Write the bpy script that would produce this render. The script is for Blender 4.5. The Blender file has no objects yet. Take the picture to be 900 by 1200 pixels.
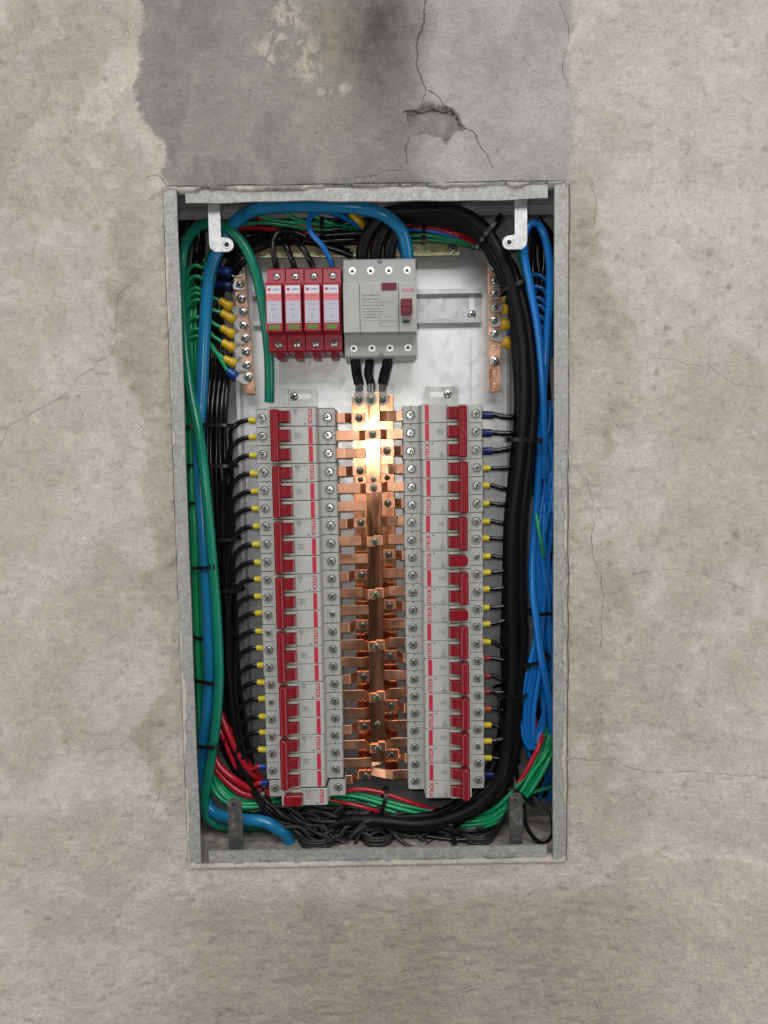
import bpy, bmesh, math, random
import numpy as np
from mathutils import Matrix, Vector

# ------------------------------------------------------------------ camera, light, exposure
S = 0.001                                   # everything below is written in millimetres
scene = bpy.context.scene
COL = scene.collection
F = 867.0                                   # focal length in pixels of a 900 x 1200 picture
D = 700.0                                   # distance camera - wall
PITCH, YAW, ROLL = [math.radians(a) for a in (-4.4936, -0.2255, 0.9007)]
def _rot(p, y, r):
    cp, sp, cy, sy, cr, sr = math.cos(p), math.sin(p), math.cos(y), math.sin(y), math.cos(r), math.sin(r)
    Rr = np.array([[cr, 0, sr], [0, 1, 0], [-sr, 0, cr]])
    Rp = np.array([[1, 0, 0], [0, cp, -sp], [0, sp, cp]])
    Ry = np.array([[cy, -sy, 0], [sy, cy, 0], [0, 0, 1]])
    return Ry @ Rp @ Rr
R = _rot(PITCH, YAW, ROLL)
def P(x, y, d=0.0):
    """millimetre point at depth d behind the wall face, measured off the photograph"""
    v = R @ np.array([(x - 450) / F, 1.0, -(y - 600) / F])
    v = v * ((D + d) / v[1])
    return (float(v[0]), float(d), float(v[2]))

cam_d = bpy.data.cameras.new('camera'); cam = bpy.data.objects.new('camera', cam_d); COL.objects.link(cam)
right, fwd, up = R[:, 0], R[:, 1], R[:, 2]
M = Matrix(((right[0], up[0], -fwd[0], 0), (right[1], up[1], -fwd[1], -D * S), (right[2], up[2], -fwd[2], 0), (0, 0, 0, 1)))
cam.matrix_world = M
cam_d.sensor_fit = 'VERTICAL'; cam_d.sensor_height = 36; cam_d.lens = 36 * F / 1200
cam_d.clip_start = 0.01; cam_d.clip_end = 50
scene.camera = cam

world = bpy.data.worlds.new('World'); scene.world = world; world.use_nodes = True
bg = world.node_tree.nodes['Background']
bg.inputs[0].default_value = (0.95, 0.97, 1.0, 1); bg.inputs[1].default_value = 0.06

def area(name, loc, target, sx, sy, power, color):
    l = bpy.data.lights.new(name, 'AREA'); l.shape = 'RECTANGLE'; l.size = sx; l.size_y = sy; l.energy = power; l.color = color
    o = bpy.data.objects.new(name, l); COL.objects.link(o); o.location = loc
    o.rotation_euler = (Vector(target) - Vector(loc)).to_track_quat('-Z', 'Y').to_euler()
    return o
area('window_light', (0.1, -1.6, 1.25), (0, 0, 0.2), 1.7, 0.8, 27, (1.0, 0.99, 0.97))
area('added_grazing_light', (-0.1, -0.75, 1.45), (0, 0, 0.1), 1.3, 0.25, 7.5, (1.0, 0.99, 0.97))  # added lamp, grazes the wall to bring out its relief
area('added_side_light_left', (-0.85, -0.5, -0.4), (-0.5, 0, -0.38), 0.3, 1.1, 3.7, (1.0, 0.97, 0.93))  # added lamp, brightens the wall's side so the lower middle looks shadowed
area('added_side_light_right', (0.85, -0.5, -0.4), (0.5, 0, -0.34), 0.3, 1.1, 3.7, (1.0, 0.97, 0.93))  # its added twin on the other side
fl = bpy.data.lights.new('phone_flash', 'POINT'); fl.energy = 2.0; fl.shadow_soft_size = 0.012; fl.color = (1.0, 0.96, 0.9)
flo = bpy.data.objects.new('phone_flash', fl); COL.objects.link(flo); flo.location = (-0.02, -0.705, 0.03)

scene.view_settings.view_transform = 'Standard'; scene.view_settings.look = 'None'
scene.view_settings.exposure = 0.0; scene.view_settings.gamma = 1.0
scene.view_settings.use_curve_mapping = False

rnd = random.Random(7)

# ------------------------------------------------------------------ materials
def lin(c):
    return tuple(((v / 255) / 12.92 if v / 255 <= 0.04045 else (((v / 255) + 0.055) / 1.055) ** 2.4) for v in c)
def mat(name, color, rough=0.5, metal=0.0, var=0.0, scale=80, bump=0.0, bscale=300, coat=0.0, spec=0.5, rvar=0.0, stretch=None):
    m = bpy.data.materials.new(name); m.use_nodes = True
    nt = m.node_tree; N = nt.nodes; b = N['Principled BSDF']
    b.inputs['Base Color'].default_value = (*color, 1); b.inputs['Roughness'].default_value = rough
    b.inputs['Metallic'].default_value = metal; b.inputs['Coat Weight'].default_value = coat
    b.inputs['Specular IOR Level'].default_value = spec
    tc = N.new('ShaderNodeTexCoord'); src = tc.outputs['Object']
    if stretch:
        mp_ = N.new('ShaderNodeMapping'); mp_.inputs['Scale'].default_value = stretch; nt.links.new(src, mp_.inputs['Vector']); src = mp_.outputs[0]
    if var or rvar:
        n = N.new('ShaderNodeTexNoise'); n.inputs['Scale'].default_value = scale; n.inputs['Detail'].default_value = 5
        nt.links.new(src, n.inputs['Vector'])
    if var:
        mx = N.new('ShaderNodeMix'); mx.data_type = 'RGBA'
        mx.inputs[6].default_value = (*[min(1, c * (1 - var)) for c in color], 1)
        mx.inputs[7].default_value = (*[min(1, c * (1 + var)) for c in color], 1)
        rp = N.new('ShaderNodeMapRange'); rp.inputs[1].default_value = 0.3; rp.inputs[2].default_value = 0.7
        nt.links.new(n.outputs[0], rp.inputs[0]); nt.links.new(rp.outputs[0], mx.inputs[0])
        nt.links.new(mx.outputs[2], b.inputs['Base Color'])
    if rvar:
        r2 = N.new('ShaderNodeMapRange'); r2.inputs[1].default_value = 0.3; r2.inputs[2].default_value = 0.7
        r2.inputs[3].default_value = max(0.03, rough - rvar); r2.inputs[4].default_value = min(1, rough + rvar)
        nt.links.new(n.outputs[0], r2.inputs[0]); nt.links.new(r2.outputs[0], b.inputs['Roughness'])
    if bump:
        n2 = N.new('ShaderNodeTexNoise'); n2.inputs['Scale'].default_value = bscale; n2.inputs['Detail'].default_value = 4
        bp = N.new('ShaderNodeBump'); bp.inputs['Strength'].default_value = bump; bp.inputs['Distance'].default_value = 0.0006
        nt.links.new(src, n2.inputs['Vector']); nt.links.new(n2.outputs[0], bp.inputs['Height'])
        nt.links.new(bp.outputs[0], b.inputs['Normal'])
    return m

def steel(name, c1, c2, rough, metal, vscale, dirt=None, dirtamt=0.5, bump=0.15):
    """zinc-coated sheet: crystalline spangle, faint waves, optional cement dirt"""
    m = bpy.data.materials.new(name); m.use_nodes = True
    nt = m.node_tree; N = nt.nodes; L = nt.links; b = N['Principled BSDF']
    g = N.new('ShaderNodeNewGeometry')
    v = N.new('ShaderNodeTexVoronoi'); v.inputs['Scale'].default_value = vscale; v.feature = 'F1'
    n = N.new('ShaderNodeTexNoise'); n.inputs['Scale'].default_value = vscale * 0.6; n.inputs['Detail'].default_value = 6
    dst = N.new('ShaderNodeVectorMath'); dst.operation = 'MULTIPLY_ADD'
    dst.inputs[1].default_value = (0.012, 0.012, 0.012)
    L.new(g.outputs['Position'], n.inputs['Vector']); L.new(n.outputs['Color'], dst.inputs[0]); L.new(g.outputs['Position'], dst.inputs[2])
    L.new(dst.outputs[0], v.inputs['Vector'])
    sep = N.new('ShaderNodeSeparateColor'); L.new(v.outputs['Color'], sep.inputs[0])
    avg = N.new('ShaderNodeMath'); avg.operation = 'ADD'; L.new(sep.outputs[0], avg.inputs[0]); L.new(n.outputs[0], avg.inputs[1])
    mr = N.new('ShaderNodeMapRange'); mr.inputs[1].default_value = 0.3; mr.inputs[2].default_value = 1.7; L.new(avg.outputs[0], mr.inputs[0])
    mx = N.new('ShaderNodeMix'); mx.data_type = 'RGBA'; mx.inputs[6].default_value = (*c1, 1); mx.inputs[7].default_value = (*c2, 1)
    L.new(mr.outputs[0], mx.inputs[0])
    col = mx.outputs[2]
    rr = N.new('ShaderNodeMapRange'); rr.inputs[3].default_value = rough - 0.04; rr.inputs[4].default_value = rough + 0.05; L.new(sep.outputs[1], rr.inputs[0])
    rgh = rr.outputs[0]; met = None
    if dirt:
        d = N.new('ShaderNodeTexNoise'); d.inputs['Scale'].default_value = 130; d.inputs['Detail'].default_value = 10; d.inputs['Roughness'].default_value = 0.7
        L.new(g.outputs['Position'], d.inputs['Vector'])
        dm = N.new('ShaderNodeMapRange'); dm.inputs[1].default_value = 0.62 - dirtamt * 0.3; dm.inputs[2].default_value = 0.70 - dirtamt * 0.3 + 0.05
        L.new(d.outputs[0], dm.inputs[0])
        m2 = N.new('ShaderNodeMix'); m2.data_type = 'RGBA'; L.new(dm.outputs[0], m2.inputs[0]); L.new(col, m2.inputs[6]); m2.inputs[7].default_value = (*dirt, 1)
        col = m2.outputs[2]
        m3 = N.new('ShaderNodeMix'); L.new(dm.outputs[0], m3.inputs[0]); L.new(rgh, m3.inputs[2]); m3.inputs[3].default_value = 0.9; rgh = m3.outputs[0]
        m4 = N.new('ShaderNodeMapRange'); L.new(dm.outputs[0], m4.inputs[0]); m4.inputs[3].default_value = metal; m4.inputs[4].default_value = 0.0; met = m4.outputs[0]
    L.new(col, b.inputs['Base Color']); L.new(rgh, b.inputs['Roughness'])
    if met: L.new(met, b.inputs['Metallic'])
    else: b.inputs['Metallic'].default_value = metal
    bn = N.new('ShaderNodeTexNoise'); bn.inputs['Scale'].default_value = 25; bn.inputs['Detail'].default_value = 7
    L.new(g.outputs['Position'], bn.inputs['Vector'])
    bp = N.new('ShaderNodeBump'); bp.inputs['Strength'].default_value = bump; bp.inputs['Distance'].default_value = 0.002
    L.new(bn.outputs[0], bp.inputs['Height']); L.new(bp.outputs[0], b.inputs['Normal'])
    return m

MT = dict(
    frame=steel('frame_zinc', (0.23, 0.23, 0.22), (0.45, 0.45, 0.435), 0.55, 0.3, 480, (0.36, 0.34, 0.31), 0.30, 0.35),
    box=steel('box_zinc', (0.40, 0.41, 0.41), (0.52, 0.53, 0.53), 0.45, 0.5, 160),
    plate=steel('plate_zinc', (0.74, 0.76, 0.775), (0.79, 0.80, 0.81), 0.40, 0.95, 120, bump=0.02),
    rail=steel('rail_zinc', (0.50, 0.51, 0.51), (0.62, 0.63, 0.63), 0.34, 0.9, 140, bump=0.03),
    tab=steel('tab_zinc', (0.42, 0.43, 0.43), (0.66, 0.66, 0.66), 0.42, 0.55, 300),
    tabdark=steel('tab_shaded_dusty', (0.06, 0.06, 0.06), (0.10, 0.10, 0.095), 0.5, 0.3, 200, (0.15, 0.14, 0.125), 0.3),  # lower lugs: their shade put into the zinc colour, with some dust
    housing=mat('housing_plastic', (0.41, 0.41, 0.39), 0.42, var=0.03, scale=40, bump=0.05, bscale=900),
    rcdhousing=mat('grey_plastic', (0.36, 0.365, 0.36), 0.36, var=0.03, scale=40, bump=0.05, bscale=900),
    recess=mat('recess_plastic', (0.20, 0.20, 0.19), 0.6),
    clip=mat('slot_plastic', (0.42, 0.42, 0.38), 0.4),
    red=mat('toggle_red', (0.22, 0.006, 0.012), 0.28, var=0.05, scale=60, coat=0.1),
    spdred=mat('surge_red', (0.30, 0.008, 0.026), 0.36, var=0.05, scale=60),
    maroon=mat('maroon_plastic', (0.13, 0.012, 0.025), 0.3),
    stripe=mat('print_red', (0.46, 0.02, 0.05), 0.45),
    ink=mat('print_ink', (0.10, 0.10, 0.11), 0.6),
    blueink=mat('print_blue', (0.05, 0.16, 0.50), 0.5),
    label=mat('label_paper', (0.42, 0.42, 0.50), 0.5),
    white=mat('label_white', (0.58, 0.58, 0.62), 0.5),
    pink=mat('label_pink', (0.58, 0.16, 0.18), 0.5),
    green_win=mat('window_green', (0.10, 0.20, 0.04), 0.3),
    green_dark=mat('indicator_green', (0.02, 0.09, 0.05), 0.3),
    screw=mat('screw_steel', (0.70, 0.70, 0.68), 0.28, 0.85, var=0.1, scale=300),
    brightscrew=mat('bright_screw', (0.88, 0.88, 0.87), 0.38, 0.6),
    olive=mat('passivated_screw', (0.22, 0.23, 0.17), 0.38, 0.85, var=0.25, scale=400),
    dark=mat('dark_slot', (0.02, 0.02, 0.02), 0.7),
    copper=mat('copper_strap', (0.84, 0.44, 0.28), 0.36, 1.0, var=0.10, scale=50, rvar=0.10, bump=0.12, bscale=160),
    busbar=mat('copper_busbar', (0.72, 0.33, 0.18), 0.22, 1.0, var=0.30, scale=110, rvar=0.12, bump=0.14, bscale=200, stretch=(1, 1, 0.12)),
    earthbar=mat('copper_earth_bar', (0.95, 0.52, 0.36), 0.30, 0.9, var=0.15, scale=60, rvar=0.1, bump=0.1, bscale=120),
    brass=mat('yellow_zinc', (0.80, 0.78, 0.45), 0.33, 0.9, var=0.2, scale=60, rvar=0.1),
    tin=mat('tinned_lug', (0.26, 0.26, 0.26), 0.35, 0.9, var=0.1, scale=200),
    black=mat('black_pvc', (0.006, 0.006, 0.0065), 0.20, var=0.2, scale=60, bump=0.04, bscale=200),
    dustblack=mat('dusty_black_pvc', (0.024, 0.023, 0.022), 0.5, var=0.5, scale=70, bump=0.2, bscale=300),
    thickblack=mat('black_rubber', (0.004, 0.004, 0.0045), 0.48, spec=0.25, var=0.25, scale=50, bump=0.12, bscale=250),
    tie=mat('black_nylon', (0.006, 0.006, 0.006), 0.3),
    green=mat('green_pvc', (0.010, 0.29, 0.115), 0.22, var=0.12, scale=40),
    thickgreen=mat('thick_green_pvc', (0.006, 0.20, 0.125), 0.22, var=0.1, scale=40, bump=0.05),
    blue=mat('blue_pvc', (0.008, 0.18, 0.58), 0.22, var=0.1, scale=40),
    thickblue=mat('thick_blue_pvc', (0.010, 0.17, 0.36), 0.22, var=0.1, scale=40, bump=0.05),
    redwire=mat('red_pvc', (0.40, 0.010, 0.025), 0.22, var=0.1, scale=40),
    yellow=mat('yellow_sleeve', (0.62, 0.50, 0.02), 0.38, var=0.08, scale=80),
    ylug=mat('yellow_lug', (0.62, 0.38, 0.01), 0.34, var=0.1, scale=80),
    navy=mat('navy_sleeve', (0.006, 0.015, 0.10), 0.35),
    blug=mat('blue_lug', (0.008, 0.045, 0.24), 0.35),
    redsleeve=mat('red_sleeve', (0.22, 0.01, 0.02), 0.4),
    orangesleeve=mat('orange_sleeve', (0.33, 0.05, 0.015), 0.4),
    mortar=mat('mortar', (0.27, 0.25, 0.22), 0.95, var=0.3, scale=90, bump=1.0, bscale=260, spec=0.1),
)

# ------------------------------------------------------------------ mesh helpers (millimetres in, metres out)
def new_obj(name, verts, faces, mats, midx=None, parent=None, smooth=False, loc=(0, 0, 0)):
    me = bpy.data.meshes.new(name)
    me.from_pydata([(v[0] * S, v[1] * S, v[2] * S) for v in verts], [], faces)
    for mm in (mats if isinstance(mats, (list, tuple)) else [mats]): me.materials.append(mm)
    if midx: me.polygons.foreach_set('material_index', midx)
    if smooth is True: me.polygons.foreach_set('use_smooth', [True] * len(me.polygons))
    elif smooth: me.polygons.foreach_set('use_smooth', smooth)
    me.update()
    o = bpy.data.objects.new(name, me); COL.objects.link(o); o.location = [c * S for c in loc]
    if parent: o.parent = parent
    return o

class MB:
    def __init__(s): s.v = []; s.f = []; s.m = []; s.s = []
    def add(s, vs, fs, mi=0, sm=False):
        o = len(s.v); s.v += [tuple(v) for v in vs]; s.f += [tuple(i + o for i in f) for f in fs]
        s.m += [mi] * len(fs); s.s += [sm] * len(fs); return s
    def box(s, x0, x1, y0, y1, z0, z1, mi=0, b=0.0):
        if b <= 0:
            v = [(x, y, z) for x in (x0, x1) for y in (y0, y1) for z in (z0, z1)]
            f = [(0, 1, 3, 2), (4, 6, 7, 5), (0, 4, 5, 1), (2, 3, 7, 6), (0, 2, 6, 4), (1, 5, 7, 3)]
            return s.add(v, f, mi)
        bm = bmesh.new(); bmesh.ops.create_cube(bm, size=1)
        bmesh.ops.scale(bm, vec=(x1 - x0, y1 - y0, z1 - z0), verts=bm.verts)
        bmesh.ops.translate(bm, vec=((x0 + x1) / 2, (y0 + y1) / 2, (z0 + z1) / 2), verts=bm.verts)
        bmesh.ops.bevel(bm, geom=bm.edges[:], offset=b, segments=2, affect='EDGES', profile=0.6)
        return s.addbm(bm, mi, False)
    def addbm(s, bm, mi=0, sm=False):
        bm.verts.index_update()
        s.add([tuple(v.co) for v in bm.verts], [tuple(v.index for v in f.verts) for f in bm.faces], mi, sm); bm.free(); return s
    def prism_xy(s, prof, z0, z1, mi=0, b=0.0):
        """profile in x,y extruded along z"""
        n = len(prof)
        bm = bmesh.new()
        a = [bm.verts.new((p[0], p[1], z0)) for p in prof]; c = [bm.verts.new((p[0], p[1], z1)) for p in prof]
        bm.faces.new(a); bm.faces.new(c[::-1])
        for i in range(n): bm.faces.new((a[i], c[i], c[(i + 1) % n], a[(i + 1) % n]))
        bmesh.ops.recalc_face_normals(bm, faces=bm.faces)
        if b: bmesh.ops.bevel(bm, geom=bm.edges[:], offset=b, segments=1, affect='EDGES')
        return s.addbm(bm, mi)
    def prism_xz(s, prof, y0, y1, mi=0, b=0.0):
        n = len(prof); bm = bmesh.new()
        a = [bm.verts.new((p[0], y0, p[1])) for p in prof]; c = [bm.verts.new((p[0], y1, p[1])) for p in prof]
        bm.faces.new(a); bm.faces.new(c[::-1])
        for i in range(n): bm.faces.new((a[i], c[i], c[(i + 1) % n], a[(i + 1) % n]))
        bmesh.ops.recalc_face_normals(bm, faces=bm.faces)
        if b: bmesh.ops.bevel(bm, geom=bm.edges[:], offset=b, segments=1, affect='EDGES')
        return s.addbm(bm, mi)
    def lathe(s, prof, cx, cz, n=16, mi=0, sm=True):
        """profile (r, y) spun about the y axis through cx, cz"""
        vs = []; fs = []
        for r, y in prof:
            for k in range(n):
                a = 2 * math.pi * k / n; vs.append((cx + r * math.cos(a), y, cz + r * math.sin(a)))
        for j in range(len(prof) - 1):
            for k in range(n):
                k2 = (k + 1) % n; fs.append((j * n + k, j * n + k2, (j + 1) * n + k2, (j + 1) * n + k))
        s.add(vs, fs, mi, sm)
        if prof[-1][0] > 1e-6: s.add(vs[-n:], [tuple(range(n))], mi, False)
        return s
    def tube(s, pts, r, n=8, mi=0, caps=True):
        pts = np.array(pts, float); m = len(pts)
        rr = np.full(m, r, float) if np.isscalar(r) else np.array(r, float)
        t = np.gradient(pts, axis=0); t /= np.maximum(np.linalg.norm(t, axis=1), 1e-9)[:, None]
        ref = np.array([0, 1, 0.0]); u = np.cross(t[0], ref)
        if np.linalg.norm(u) < 0.2: u = np.cross(t[0], (1, 0, 0))
        vs = []
        for i in range(m):
            u = u - t[i] * np.dot(u, t[i]); u /= max(np.linalg.norm(u), 1e-9); w = np.cross(t[i], u)
            for k in range(n):
                a = 2 * math.pi * k / n; vs.append(tuple(pts[i] + rr[i] * (math.cos(a) * u + math.sin(a) * w)))
        fs = [(j * n + k, j * n + (k + 1) % n, (j + 1) * n + (k + 1) % n, (j + 1) * n + k) for j in range(m - 1) for k in range(n)]
        s.add(vs, fs, mi, True)
        if caps:
            s.add(vs[:n], [tuple(range(n))[::-1]], mi, False); s.add(vs[-n:], [tuple(range(n))], mi, False)
        return s
    def build(s, name, mats, parent=None, loc=(0, 0, 0)):
        return new_obj(name, s.v, s.f, mats, s.m, parent, s.s, loc)

def tag(o, label=None, cat=None, group=None, kind=None):
    if label: o['label'] = label
    if cat: o['category'] = cat
    if group: o['group'] = group
    if kind: o['kind'] = kind
    return o
def empty(name, loc=(0, 0, 0), roty=0.0):
    o = bpy.data.objects.new(name, None); COL.objects.link(o); o.location = [c * S for c in loc]; o.rotation_euler = (0, roty, 0)
    o.empty_display_size = 0.01
    return o
def place(src, loc, parent, roty=0.0, name=None):
    c = bpy.data.objects.new(name or src.name.split('.')[0], src.data); COL.objects.link(c); c.location = [q * S for q in loc]
    c.rotation_euler = (0, roty, 0); c.parent = parent; return c
def mesh_only(mb, name, mats):
    """shared mesh, no object"""
    o = mb.build(name, mats); me = o.data; bpy.data.objects.remove(o); return me
def inst(name, me, loc, parent, roty=0.0):
    o = bpy.data.objects.new(name, me); COL.objects.link(o); o.location = [q * S for q in loc]; o.rotation_euler = (0, roty, 0)
    if parent: o.parent = parent
    return o
def spline(pts, sub=7):
    p = np.array(pts, float); p = np.vstack([2 * p[0] - p[1], p, 2 * p[-1] - p[-2]]); out = []
    for i in range(1, len(p) - 2):
        for k in range(sub):
            t = k / sub; a, b, c, d = p[i - 1], p[i], p[i + 1], p[i + 2]
            out.append(0.5 * ((2 * b) + (-a + c) * t + (2 * a - 5 * b + 4 * c - d) * t * t + (-a + 3 * b - 3 * c + d) * t ** 3))
    out.append(p[-2]); return np.array(out)

_text_cache = {}
def text_mesh(body, height, bold=0.0, width=None):
    """lettering lying in the x-z plane, centred, facing -y; height = capital height in mm"""
    key = (body, height, bold, width)
    if key in _text_cache: return _text_cache[key]
    cu = bpy.data.curves.new('lettering', 'FONT'); cu.body = body; cu.size = 1; cu.align_x = 'LEFT'; cu.offset = bold; cu.resolution_u = 2
    cu.space_character = 1.05
    o = bpy.data.objects.new('tmp_text', cu); COL.objects.link(o)
    bpy.context.view_layer.update()
    me0 = o.to_mesh(); vs = np.array([v.co[:] for v in me0.vertices]); fs = [tuple(p.vertices) for p in me0.polygons]
    o.to_mesh_clear(); bpy.data.objects.remove(o); bpy.data.curves.remove(cu)
    mn, mx = vs.min(0), vs.max(0)
    s = height / (mx[1] - mn[1]); sx = s if width is None else width / (mx[0] - mn[0])
    v2 = [((v[0] - (mn[0] + mx[0]) / 2) * sx, 0.0, (v[1] - (mn[1] + mx[1]) / 2) * s) for v in vs]
    _text_cache[key] = (v2, fs); return v2, fs
def text_into(mb, body, height, x, y, z, roty=0.0, bold=0.0, mi=0, width=None):
    v, f = text_mesh(body, height, bold, width); c, s_ = math.cos(roty), math.sin(roty)
    mb.add([(x + c * a[0] + s_ * a[2], y, z - s_ * a[0] + c * a[2]) for a in v], f, mi)
def fineprint(mb, x0, x1, z0, z1, y, rows, seed, roty90=False, fill=0.8, mi=0, h=0.5):
    """lines of type too small to read: rows of tiny strokes"""
    r = random.Random(seed)
    for i in range(rows):
        t = (i + 0.5) / rows
        if not roty90:
            z = z1 + (z0 - z1) * t; x = x0; end = x0 + (x1 - x0) * (fill + (1 - fill) * r.random())
            while x < end:
                w = r.uniform(0.35, 0.8); mb.add([(x, y, z - h * 0.7), (x + w, y, z - h * 0.7), (x + w, y, z + h * 0.7), (x, y, z + h * 0.7)], [(0, 1, 2, 3)], mi)
                x += w + r.choice((0.3, 0.3, 0.35, 1.0))
        else:
            x = x0 + (x1 - x0) * t; z = z1; end = z1 + (z0 - z1) * (fill + (1 - fill) * r.random())
            while z > end:
                w = r.uniform(0.35, 0.8); mb.add([(x - h * 0.7, y, z - w), (x + h * 0.7, y, z - w), (x + h * 0.7, y, z), (x - h * 0.7, y, z)], [(0, 1, 2, 3)], mi)
                z -= w + r.choice((0.3, 0.3, 0.35, 1.0))

# ------------------------------------------------------------------ the wall
def fbm(X, Z, scale, octs=5, seed=0, gain=0.58, sx=1.0):
    out = np.zeros_like(X); amp = 1; tot = 0
    for o in range(octs):
        rs = np.random.RandomState(seed * 31 + o); G = rs.rand(256, 256)
        u = X / scale * sx * 2 ** o + 57.3 * o + 400; v = Z / scale * 2 ** o + 31.7 * o + 400
        iu = np.floor(u).astype(int); iv = np.floor(v).astype(int); fu = u - iu; fv = v - iv
        fu = fu * fu * (3 - 2 * fu); fv = fv * fv * (3 - 2 * fv)
        a = G[iu % 256, iv % 256]; b = G[(iu + 1) % 256, iv % 256]; c = G[iu % 256, (iv + 1) % 256]; d = G[(iu + 1) % 256, (iv + 1) % 256]
        out += amp * ((a * (1 - fu) + b * fu) * (1 - fv) + (c * (1 - fu) + d * fu) * fv); tot += amp; amp *= gain
    return out / tot
def seg_dist(X, Z, pl):
    best = np.full(X.shape, 1e9)
    for (x0, z0), (x1, z1) in zip(pl[:-1], pl[1:]):
        dx, dz = x1 - x0, z1 - z0; t = np.clip(((X - x0) * dx + (Z - z0) * dz) / (dx * dx + dz * dz + 1e-9), 0, 1)
        best = np.minimum(best, np.hypot(X - x0 - t * dx, Z - z0 - t * dz))
    return best
def seg_signed(X, Z, pl):
    """distance to a polyline, negative on one side, always positive beyond its ends"""
    best = np.full(X.shape, 1e9); out = np.full(X.shape, 1e9); m = len(pl) - 1
    for i, ((x0, z0), (x1, z1)) in enumerate(zip(pl[:-1], pl[1:])):
        dx, dz = x1 - x0, z1 - z0; t = ((X - x0) * dx + (Z - z0) * dz) / (dx * dx + dz * dz + 1e-9); tc = np.clip(t, 0, 1)
        d = np.hypot(X - x0 - tc * dx, Z - z0 - tc * dz); sg = np.where(dx * (Z - z0) - dz * (X - x0) >= 0, 1.0, -1.0)
        if i == 0: sg = np.where(t < 0, 1.0, sg)
        if i == m - 1: sg = np.where(t > 1, 1.0, sg)
        k = d < best; out = np.where(k, sg * d, out); best = np.where(k, d, best)
    return out
def inside(X, Z, poly):
    c = np.zeros(X.shape, bool); n = len(poly)
    for i in range(n):
        x0, z0 = poly[i]; x1, z1 = poly[(i + 1) % n]
        k = ((z0 > Z) != (z1 > Z)) & (X < (x1 - x0) * (Z - z0) / ((z1 - z0) if z1 != z0 else 1e-9) + x0); c ^= k
    return c
def sstep(a, b, x):
    t = np.clip((x - a) / (b - a), 0, 1); return t * t * (3 - 2 * t)
def W2(*pts): return [(P(x, y)[0], P(x, y)[2]) for x, y in pts]

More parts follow.
